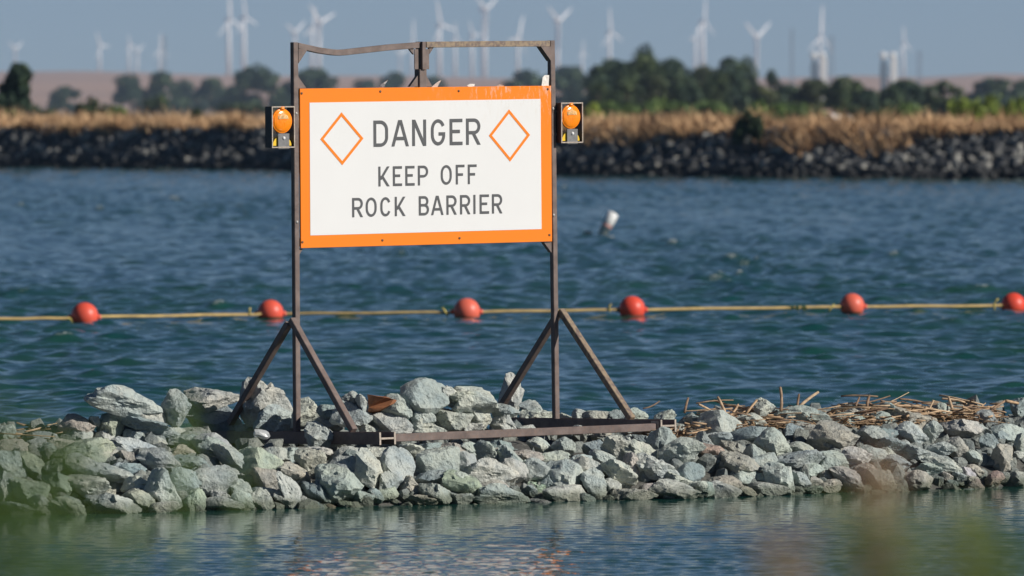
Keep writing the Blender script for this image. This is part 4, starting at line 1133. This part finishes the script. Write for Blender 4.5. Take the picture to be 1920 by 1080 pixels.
TREES = [  # cx, ytop, width, ybase, d, material, label, extra
 (122, 161, 62, 205, 2400, M_dark, "small round bluish tree standing alone before the brown hill at the left", {}),
 (245, 138, 66, 205, 2500, M_dark, "hazy tree at the left end of the clump left of the sign", {}),
 (302, 133, 88, 205, 2300, M_dark, "broad hazy tree second from the left in the clump left of the sign", {}),
 (345, 146, 46, 205, 2700, M_dark, "low thin hazy tree in the gap left of the sign between two broader ones", {}),
 (398, 145, 72, 205, 2500, M_dark, "rounded hazy tree below the tall pair of turbines", {}),
 (438, 160, 60, 205, 2300, M_dark, "low bushy hazy tree at the left foot of the tall dome of the clump", {}),
 (482, 121, 98, 205, 2200, M_dark, "tall domed hazy tree just left of the sign frame", {}),
 (592, 127, 92, 205, 2300, M_dark, "hazy tree seen through the frame's upper left opening", {}),
 (545, 150, 60, 205, 2300, M_dark, "hazy tree half hidden behind the left lamp's post", {}),
 (738, 134, 62, 205, 2700, M_dark, "hazy tree seen through the frame just left of the centre hanger", {}),
 (690, 148, 60, 205, 2900, M_dark, "low hazy tree above the letter D seen through the frame", {}),
 (812, 142, 74, 205, 2700, M_dark, "low hazy tree seen through the frame just right of the centre hanger", {}),
 (985, 131, 100, 205, 2300, M_dark, "hazy tree seen through the frame's upper right corner", {}),
 (1062, 124, 92, 205, 2000, M_dark, "hazy bluish tree above the right lamp", {}),
 (1105, 140, 70, 205, 1800, M_dark, "hazy bluish tree between the right lamp and the dark grove", {}),
 (1150, 112, 112, 205, 1000, M_dark, "dark dense tree at the left end of the right grove", dict(dense=1.5)),
 (1209, 80, 66, 130, 930, M_dark, "tallest dark tree of the right grove with a narrow top", dict(dense=1.2, lobes_n=16)),
 (1205, 100, 100, 205, 900, M_mid, "dark tree under the tall narrow top in the right grove", dict(dense=1.5)),
 (1258, 108, 92, 205, 950, M_dark, "dark rounded tree right of the tall narrow top in the grove", dict(dense=1.4)),
 (1318, 122, 84, 205, 1000, M_olive, "mid green tree in the dip of the right grove", dict(dense=1.3)),
 (1368, 106, 92, 205, 880, M_dark, "dark flat topped tree at the right end of the grove", dict(dense=1.6)),
 (1398, 103, 58, 180, 890, M_dark, "dark upright tree beside the small V shaped turbine", dict(dense=0.9, lobes_n=16)),
 (1446, 129, 46, 205, 900, M_dark, "narrow dark tree standing apart right of the grove", dict(dense=0.9, lobes_n=16)),
 (1425, 160, 80, 205, 880, M_olive, "low bushy tree beneath the narrow dark tree", {}),
 (1476, 156, 74, 205, 900, M_dark, "low dark tree between the narrow tree and the white twin tower", {}),
 (1522, 148, 90, 205, 860, M_olive, "broad tree at the foot of the left white twin tower", dict(dense=1.3)),
 (1582, 143, 92, 207, 840, M_mid, "broad green tree right of the left white twin tower", dict(dense=1.4)),
 (1625, 166, 66, 207, 830, M_dark, "low dark tree in the gap between the white twin towers", {}),
 (1698, 149, 104, 207, 850, M_dark, "dark dome shaped tree at the foot of the right white twin tower", dict(dense=1.4)),
 (1770, 152, 90, 207, 820, M_mid, "green tree right of the dome shaped tree by the right white twin tower", dict(dense=1.3)),
 (1662, 165, 60, 207, 900, M_mid, "low tree directly beneath the right white twin tower", {}),
 (1232, 140, 70, 205, 800, M_olive, "olive green tree in front of the gap right of the tallest dark tree", {}),
 (1176, 143, 76, 205, 810, M_mid, "mid green tree low in front of the left half of the grove", {}),
 (1292, 142, 72, 205, 800, M_dark, "dark low tree in front of the olive tree in the grove's dip", {}),
 (1346, 134, 70, 205, 810, M_mid, "mid green tree in front of the flat topped tree of the grove", {}),
 (1122, 150, 56, 205, 850, M_mid, "small green tree at the grove's foot nearest the right lamp", {}),
 (1866, 146, 112, 205, 1700, M_dark, "hazy bluish tree near the right edge before the hill", {}),
 (1925, 148, 70, 205, 1700, M_dark, "hazy bluish tree cut by the right edge", {}),
]
for i, (cx, yt, wd, yb, d, m, lab, ex) in enumerate(TREES):
    tree("tree", cx, yt, wd, yb, d, m, lab, "tree", TG, 100 + i, **ex)
tree("tree", 10, 118, 76, 215, 402, M_dark, "dark tree leaning right on the far bank at the left edge", "tree", TG, 77, 1.6, 0.35, 26, zbase=2.0)
BUSH = [
 (172, 182, 84, 222, 400, M_mid, "green bush on the far bank below the lone round tree", 2.0),
 (214, 196, 54, 222, 400, M_light, "low light green shrub at the right side of the green bush", 2.0),
 (370, 203, 34, 220, 390, M_mid, "small green bush on the far bank left of the left lamp", 2.0),
 (14, 205, 34, 232, 395, M_light, "yellow green bush under the leaning tree at the left edge", 1.9),
 (300, 178, 70, 215, 1100, M_mid, "low olive shrub behind the dry grass left of the sign", None),
 (1402, 205, 56, 265, 331, M_mid, "dark green bush growing down the far bank's rocks", 1.3),
 (1425, 186, 90, 225, 380, M_light, "light green shrub behind the dark bush on the far bank", 1.6),
 (1140, 190, 110, 222, 620, M_light, "low light green thicket right of the right lamp", None),
 (1112, 192, 50, 222, 500, M_bright, "yellow green shrub next to the right lamp", None),
 (1235, 186, 130, 222, 640, M_light, "low green thicket in front of the tall dark tree", None),
 (1320, 190, 110, 222, 640, M_light, "low green thicket left of the dark bush", None),
 (1500, 194, 110, 222, 640, M_light, "low green thicket before the small house", None),
 (1700, 194, 120, 222, 600, M_light, "low green thicket right of the small house", None),
 (1600, 196, 90, 222, 640, M_mid, "low green thicket beside the small house", None),
 (1808, 180, 80, 224, 420, M_bright, "bright yellow green reeds left of the pair near the right edge", 1.6),
 (1862, 176, 100, 224, 420, M_bright, "bright yellow green reeds second from the right edge", 1.6),
 (1915, 180, 70, 224, 420, M_bright, "bright yellow green reeds cut by the right edge", 1.6),
 (445, 193, 130, 215, 1300, M_mid, "low dull green hedge between the small bush and the left lamp", None),
 (560, 196, 110, 215, 1300, M_mid, "low dull green hedge behind the left lamp", None),
 (60, 197, 90, 218, 900, M_mid, "low dull green hedge at the left beside the leaning tree", None),
]
for i, (cx, yt, wd, yb, d, m, lab, zb) in enumerate(BUSH):
    rg = np.random.RandomState(300 + i); s = d / F
    top = at(cx, yt, d); z0 = at(cx, yb, d).z if zb is None else min(zb, at(cx, yb, d).z)
    z0 = max(z0, 0.4); h = max(0.5, top.z - z0); w_ = wd * s
    e = empty("bush", (top.x, d, z0)); tag(e, lab, "bush", "bushes on and behind the far bank")
    lob = [(rg.uniform(-0.38, 0.38) * w_, rg.uniform(-0.2, 0.2) * w_, h * rg.uniform(0.25, 0.62), w_ * rg.uniform(0.12, 0.22), w_ * rg.uniform(0.12, 0.2), h * rg.uniform(0.25, 0.38)) for k in range(8)] + [(0, 0, h * 0.7, w_ * 0.18, w_ * 0.18, h * 0.3)]
    V, Fc = leaf_cloud(lob, 1600, max(0.09, w_ * 0.035), rg); from_np("foliage", V, Fc, m, e)
    bm = bmesh.new()
    for l in lob[:5]: add_tube(bm, [(l[0] * 0.2, l[1] * 0.2, -0.1), (l[0] * 0.7, l[1] * 0.7, l[2] * 0.6), (l[0], l[1], l[2])], [0.05, 0.035, 0.015], 5)
    from_bm("stem", bm, M_bark, e, True)

# small white house in the trees
d = 760; s = d / F; hb = at(1560, 219, d); hb.z = 0.45
e = empty("house", hb, (0, 0, R(25))); tag(e, "small white house with a pinkish roof among the trees at the right", "house")
M_hw = flat("white_wall", (0.75, 0.74, 0.72), 0.7, 0.05, 1); M_hr = flat("pink_roof", (0.42, 0.27, 0.24), 0.8, 0.1, 1)
bm = bmesh.new(); add_box(bm, (0, 0, 0.9), (3.2, 2.4, 1.8)); from_bm("wall", bm, M_hw, e)
bm = bmesh.new()
a = [bm.verts.new(v) for v in ((-1.65, -1.25, 1.805), (1.65, -1.25, 1.805), (1.65, 1.25, 1.805), (-1.65, 1.25, 1.805), (-1.65, 0, 2.2), (1.65, 0, 2.2))]
for f in ((0, 1, 5, 4), (2, 3, 4, 5), (0, 4, 3), (1, 2, 5), (0, 3, 2, 1)): bm.faces.new([a[k] for k in f])
from_bm("roof", bm, M_hr, e)
bm = bmesh.new(); add_box(bm, (-0.8, -1.21, 1.0), (0.7, 0.03, 0.7)); from_bm("window", bm, M_black, e)
bm = bmesh.new(); add_box(bm, (0.6, -1.21, 0.85), (0.8, 0.03, 1.6)); from_bm("door", bm, M_black, e)

# ------------------------------------------------------------------ wind turbines
M_turb = flat("turbine_white", (0.70, 0.70, 0.70), 0.5, 0.03, 0.05)
TUR = [ # hub x, hub y, base y, blade length px, first blade angle (deg clockwise from up), label
 (28, 92, 136, 26, -60, "tiny wind turbine farthest left above the leaning tree"),
 (187, 86, 134, 30, -28, "single wind turbine between the left edge and the close pair"),
 (242, 84, 135, 20, -18, "left wind turbine of the close pair above the left hill"),
 (257, 97, 136, 24, 55, "right wind turbine of the close pair above the left hill"),
 (300, 92, 135, 31, 0, "wind turbine with a blade straight up beside a faint mast at the left"),
 (429, 36, 140, 55, -6, "largest left wind turbine with a blade reaching down to the left"),
 (457, 33, 140, 44, -12, "large wind turbine right of the largest left one"),
 (552, 62, 140, 40, 55, "wind turbine directly above the frame's left corner"),
 (585, 52, 140, 40, 8, "left wind turbine of the pair above the bent rail"),
 (598, 43, 140, 54, -50, "right wind turbine of the pair above the bent rail"),
 (750, 103, 143, 26, -60, "short wind turbine below the rail left of the centre hanger"),
 (773, 78, 143, 42, 0, "pale wind turbine just left of the centre hanger"),
 (824, 47, 143, 52, -20, "wind turbine with a shaded blade leaning left above the rail"),
 (853, 72, 144, 30, -5, "wind turbine left of the tallest ones above the right rail half"),
 (885, 66, 144, 32, -32, "wind turbine immediately left of the tall V shaped one over the rail"),
 (908, 18, 144, 50, -60, "tall wind turbine with blades in a V above the right rail half"),
 (971, 70, 145, 44, 20, "wind turbine with a blade leaning right near the frame's right corner"),
 (1045, 40, 146, 52, -58, "wind turbine with blades in a V above the right lamp"),
 (1092, 97, 146, 22, 0, "small faint wind turbine between the right lamp and the dark grove"),
 (1143, 60, 147, 46, -8, "wind turbine above the left end of the dark grove"),
 (1304, 72, 147, 30, 30, "thin faint wind turbine behind the tall one over the grove"),
 (1318, 41, 147, 46, 3, "tall wind turbine over the dark grove with a blade down left"),
 (1418, 71, 147, 58, -60, "wind turbine with blades in a V right of the dark grove"),
 (1538, 68, 147, 58, 4, "tall wind turbine behind the left white twin tower"),
 (1694, 82, 148, 34, -8, "wind turbine right of the right white twin tower"),
]
CY, SY = math.cos(R(60)), math.sin(R(60))      # every rotor faces the same wind
for i, (hx, hy, by, bl, ang, lab) in enumerate(TUR):
    d = 8900 + (i * 397) % 1500
    zb = hill_z(hx, d) - 1.0; hub = at(hx, hy, d); s = d / F
    e = empty("wind_turbine", (hub.x, d, zb)); tag(e, lab, "wind turbine", "wind turbines on the hills")
    hh = hub.z - zb; k = hh / 70.0
    bm = bmesh.new(); add_tube(bm, [(0, 0, 0), (0, 0, hh * 0.5), (0, 0, hh - 1.2 * k)], [2.6 * k + .3, 2.2 * k + .3, 1.6 * k + .2], 12); from_bm("tower", bm, M_turb, e, True)
    bm = bmesh.new(); add_box(bm, (0, 1.2 * k, hh), (3.0 * k, 8.0 * k, 3.0 * k)); bevel_all(bm, 0.6 * k, 2)
    add_lathe(bm, [(0.0, -1.6 * k), (0.9 * k, -1.3 * k), (1.5 * k, 0), (1.5 * k, 0.8 * k)], 10, Matrix.Translation((0, -3.2 * k, hh)) @ Matrix.Rotation(-math.pi / 2, 4, 'X'))
    bmesh.ops.rotate(bm, verts=bm.verts, cent=(0, 0, 0), matrix=Matrix.Rotation(R(60), 3, 'Z'))
    from_bm("nacelle", bm, M_turb, e)
    B = bl * s
    for j in range(3):
        a = R(ang + 120 * j); dr = Vector((math.sin(a) * CY, math.sin(a) * SY, math.cos(a))); sd = Vector((math.cos(a) * CY + 0.3 * SY, math.cos(a) * SY - 0.3 * CY, -math.sin(a))).normalized()
        bm = bmesh.new(); ring = []
        for f, ch in ((0.02, 0.030), (0.10, 0.046), (0.22, 0.066), (0.5, 0.050), (0.8, 0.034), (1.0, 0.012)):
            c = Vector((3.0 * k * SY, -3.0 * k * CY, hh)) + dr * B * f; wv = ch * B + 0.3; tk = Vector((-SY, CY, 0)) * 0.4 * wv
            ring.append([bm.verts.new(c + sd * wv * 0.6), bm.verts.new(c - tk), bm.verts.new(c - sd * wv), bm.verts.new(c + tk)])
        for p_, q_ in zip(ring, ring[1:]):
            for m_ in range(4): bm.faces.new((p_[m_], p_[(m_ + 1) % 4], q_[(m_ + 1) % 4], q_[m_]))
        bm.faces.new(list(reversed(ring[0]))); bm.faces.new(ring[-1])
        bmesh.ops.recalc_face_normals(bm, faces=bm.faces)
        from_bm("blade", bm, M_turb, e)

# twin topped white bridge towers
M_bt = flat("white_tower_steel", (0.80, 0.80, 0.78), 0.5, 0.04, 0.1); M_btd = flat("dark_lattice_shaded_leg", (0.07, 0.085, 0.10), 0.7, 0.2, 0.1)  # dark tone: lattice braces, and shade painted onto the left leg and cap
for hx, ytop, ybase, lean, lab in ((1526, 96, 160, 16, "left white twin topped tower behind the trees at the right"), (1656, 96, 172, 18, "right white twin topped tower behind the trees at the right")):
    d = 5600; s = d / F; base = at(hx, ybase, d); hh = (ybase - ytop) * s; zb = 0.4
    e = empty("bridge_tower", (base.x, d, zb)); tag(e, lab, "tower", "white twin topped towers beyond the trees")
    ht = at(hx, ytop, d).z - zb
    for j, x in enumerate((0, lean * s)):
        bm = bmesh.new(); add_box(bm, (x + (0 if j == 0 else 1.1), j * 3.0, (ht - 8) / 2), (3.8 if j == 0 else 4.2, 3.4, ht - 8.02)); from_bm("leg", bm, M_btd if j == 0 else M_bt, e)
        bm = bmesh.new(); add_lathe(bm, [(0, -2.2), (2.2, -2.2), (2.4, -1.6), (2.4, 1.6), (2.2, 2.2), (0, 2.2)], 20, Matrix.Translation((x, j * 3.0, ht - 2.9)) @ Matrix.Rotation(math.pi / 2, 4, 'X'))
        from_bm("wheel_housing", bm, M_bt, e, True)
        bm = bmesh.new(); add_box(bm, (x + j * 1.1, j * 3.0, ht - 6.4), (2.0 + 2.2 * j, 3.3, 3.2)); from_bm("tower_cap", bm, M_btd if j == 0 else M_bt, e)
    for z0 in np.arange(4, ht - 9, 4.2):
        bm = bmesh.new(); add_bar(bm, (-0.5, -1.9, z0), (lean * s - 1.2, 0.8, z0 + 4), 0.7, 0.7); add_bar(bm, (lean * s - 1.2, -1.2, z0), (-0.5, -2.6, z0 + 4), 0.7, 0.7); from_bm("cross_brace", bm, M_btd, e)
# lattice masts
M_mast = flat("grey_mast_steel", (0.17, 0.20, 0.23), 0.7, 0.1, 0.1)
for hx, yt, wpx, lab in ((308, 66, 5, "faint lattice mast beside the left wind turbine"), (1485, 54, 4, "thin lattice mast right of the narrow dark tree"), (1559, 68, 8, "lattice mast right of the left white twin tower"), (1724, 96, 6, "short faint lattice mast near the right hill")):
    d = 8000; s = d / F; top = at(hx, yt, d); zb = hill_z(hx, d); hh = top.z - zb; w_ = wpx * s
    e = empty("lattice_mast", (top.x, d, zb)); tag(e, lab, "mast", "lattice masts on the horizon")
    for sx, sy in ((-1, -1), (1, -1), (1, 1), (-1, 1)):
        bm = bmesh.new(); add_bar(bm, (sx * w_ * 0.6, sy * w_ * 0.6, 0), (sx * w_ * 0.3, sy * w_ * 0.3, hh), 0.55, 0.55); from_bm("leg", bm, M_mast, e)
    bm = bmesh.new(); nseg = 9
    for k in range(nseg):
        z0, z1 = hh * k / nseg, hh * (k + 1) / nseg; w0 = w_ * (0.6 - 0.3 * k / nseg); w1 = w_ * (0.6 - 0.3 * (k + 1) / nseg)
        for sg in (-1, 1): add_bar(bm, (-sg * w0, -w0, z0), (sg * w1, -w1, z1), 0.4, 0.4)
    from_bm("lattice", bm, M_mast, e)
    bm = bmesh.new()
    for zf in (0.72, 0.85, 0.97): add_bar(bm, (-w_ * 0.75, 0, hh * zf), (w_ * 0.75, 0, hh * zf), 0.6, 0.6)
    from_bm("crossarm", bm, M_mast, e)

# ------------------------------------------------------------------ weeds close to the lens
def thin(m):
    nt_ = m.node_tree; pb = nt_.nodes["Principled BSDF"]; tr = nt_.nodes.new("ShaderNodeBsdfTranslucent"); mx = nt_.nodes.new("ShaderNodeMixShader")
    src = pb.inputs["Base Color"].links[0].from_socket; nt_.links.new(src, tr.inputs[0])
    nt_.links.new(pb.outputs[0], mx.inputs[1]); nt_.links.new(tr.outputs[0], mx.inputs[2]); mx.inputs[0].default_value = 0.45
    nt_.links.new(mx.outputs[0], nt_.nodes["Material Output"].inputs[0]); return m
M_weed = mat_leaf("weed_green", (0.13, 0.22, 0.06), (0.22, 0.32, 0.10)); thin(M_weed)
M_weed_y = mat_leaf("weed_yellow_green", (0.32, 0.38, 0.12), (0.44, 0.48, 0.18)); thin(M_weed_y)
M_plume = flat("dry_plume", (0.66, 0.47, 0.35), 0.85, 0.2, 10); thin(M_plume)
def weed(px, ytop, d, spread_px, nstem, nleaf, leaf, m, label, seed, plume=False, mult=2.4):
    r_ = random.Random(seed); s = d / F
    base_x = (px - 960) * s; zb = near_z(base_x, d)
    e = empty("weed", (base_x, d, zb)); tag(e, label, "plant", "blurred weeds close to the camera")
    tops = []
    for i in range(nstem):
        tp = at(px + r_.gauss(0, 0.5) * spread_px, ytop + abs(r_.gauss(0, 1)) * 70, d + r_.uniform(-0.3, 0.3)) - e.location
        rt = Vector((tp.x * 0.35, r_.uniform(-0.05, 0.05), -0.03))
        mid = rt.lerp(tp, 0.55) + Vector((r_.uniform(-.02, .02), 0, 0.03))
        bm = bmesh.new(); add_tube(bm, [rt, mid, tp], [0.0045, 0.0035, 0.0015], 5); from_bm("stem", bm, m, e, True)
        tops.append((rt, mid, tp))
    bm = bmesh.new()
    for i in range(int(nleaf * mult)):
        rt, mid, tp = r_.choice(tops); f = r_.random() ** 0.6
        c = mid.lerp(tp, f) if r_.random() < 0.75 else rt.lerp(mid, f)
        a = r_.uniform(0, 6.28); dr = Vector((math.cos(a), math.sin(a), r_.uniform(-0.2, 0.9))).normalized(); sd = dr.cross(Vector((0, 0, 1))).normalized()
        L_ = leaf * r_.uniform(0.6, 1.3); w_ = L_ * (0.16 if not plume else 0.10)
        vs = [bm.verts.new(c), bm.verts.new(c + dr * L_ * 0.45 + sd * w_), bm.verts.new(c + dr * L_ - Vector((0, 0, L_ * 0.2))), bm.verts.new(c + dr * L_ * 0.45 - sd * w_)]
        bm.faces.new(vs)
    o = from_bm("seed_plume" if plume else "leaves", bm, M_plume if plume else m, e); o["kind"] = "stuff"
    return e
weed(40, 800, 10.2, 120, 12, 150, 0.055, M_weed, "broad green weed blurred at the lower left edge", 1, False, 2.2)
weed(-60, 700, 9.6, 120, 9, 110, 0.06, M_weed, "tall green weed blurred beyond the left edge", 2, False, 1.7)
weed(150, 960, 10.6, 110, 10, 120, 0.05, M_weed, "low green weed blurred at the bottom left", 3)
weed(352, 700, 11.2, 16, 3, 26, 0.035, M_weed, "thin upright green stem blurred left of the sign", 4)
weed(455, 800, 11.0, 24, 2, 14, 0.035, M_weed, "short green stem blurred in front of the left foot beam", 5)
weed(690, 965, 11.4, 50, 4, 30, 0.03, M_weed_y, "small brownish weed blurred at the bottom below the left foot", 6)
weed(1650, 830, 9.8, 70, 4, 90, 0.035, M_weed_y, "weed with a dry pinkish plume blurred over the right rocks", 7, True, 5.5)
weed(1500, 975, 10.0, 90, 7, 160, 0.035, M_weed_y, "dull dry weed blurred at the bottom right of the middle", 8, True, 4)
weed(1740, 945, 9.4, 170, 14, 320, 0.05, M_weed_y, "broad yellow green weed blurred in the bottom right", 9, False, 3)
weed(1890, 960, 9.6, 60, 7, 70, 0.05, M_weed, "green weed blurred at the right edge bottom", 10, False, 5)

# ------------------------------------------------------------------ air
bm = bmesh.new(); add_box(bm, (0, 6420, 134), (6100, 13200, 273.4))
t = bpy.data.materials.new("thin_haze"); t.use_nodes = True
for n_ in list(t.node_tree.nodes):
    if n_.type == 'BSDF_PRINCIPLED': t.node_tree.nodes.remove(n_)
pv = t.node_tree.nodes.new("ShaderNodeVolumePrincipled"); pv.inputs["Density"].default_value = HAZE_DENSITY
pv.inputs["Color"].default_value = (0.48, 0.69, 1.0, 1); pv.inputs["Anisotropy"].default_value = 0.0
t.node_tree.links.new(pv.outputs[0], t.node_tree.nodes["Material Output"].inputs["Volume"])
hz = from_bm("haze", bm, t); tag(hz, kind="stuff")
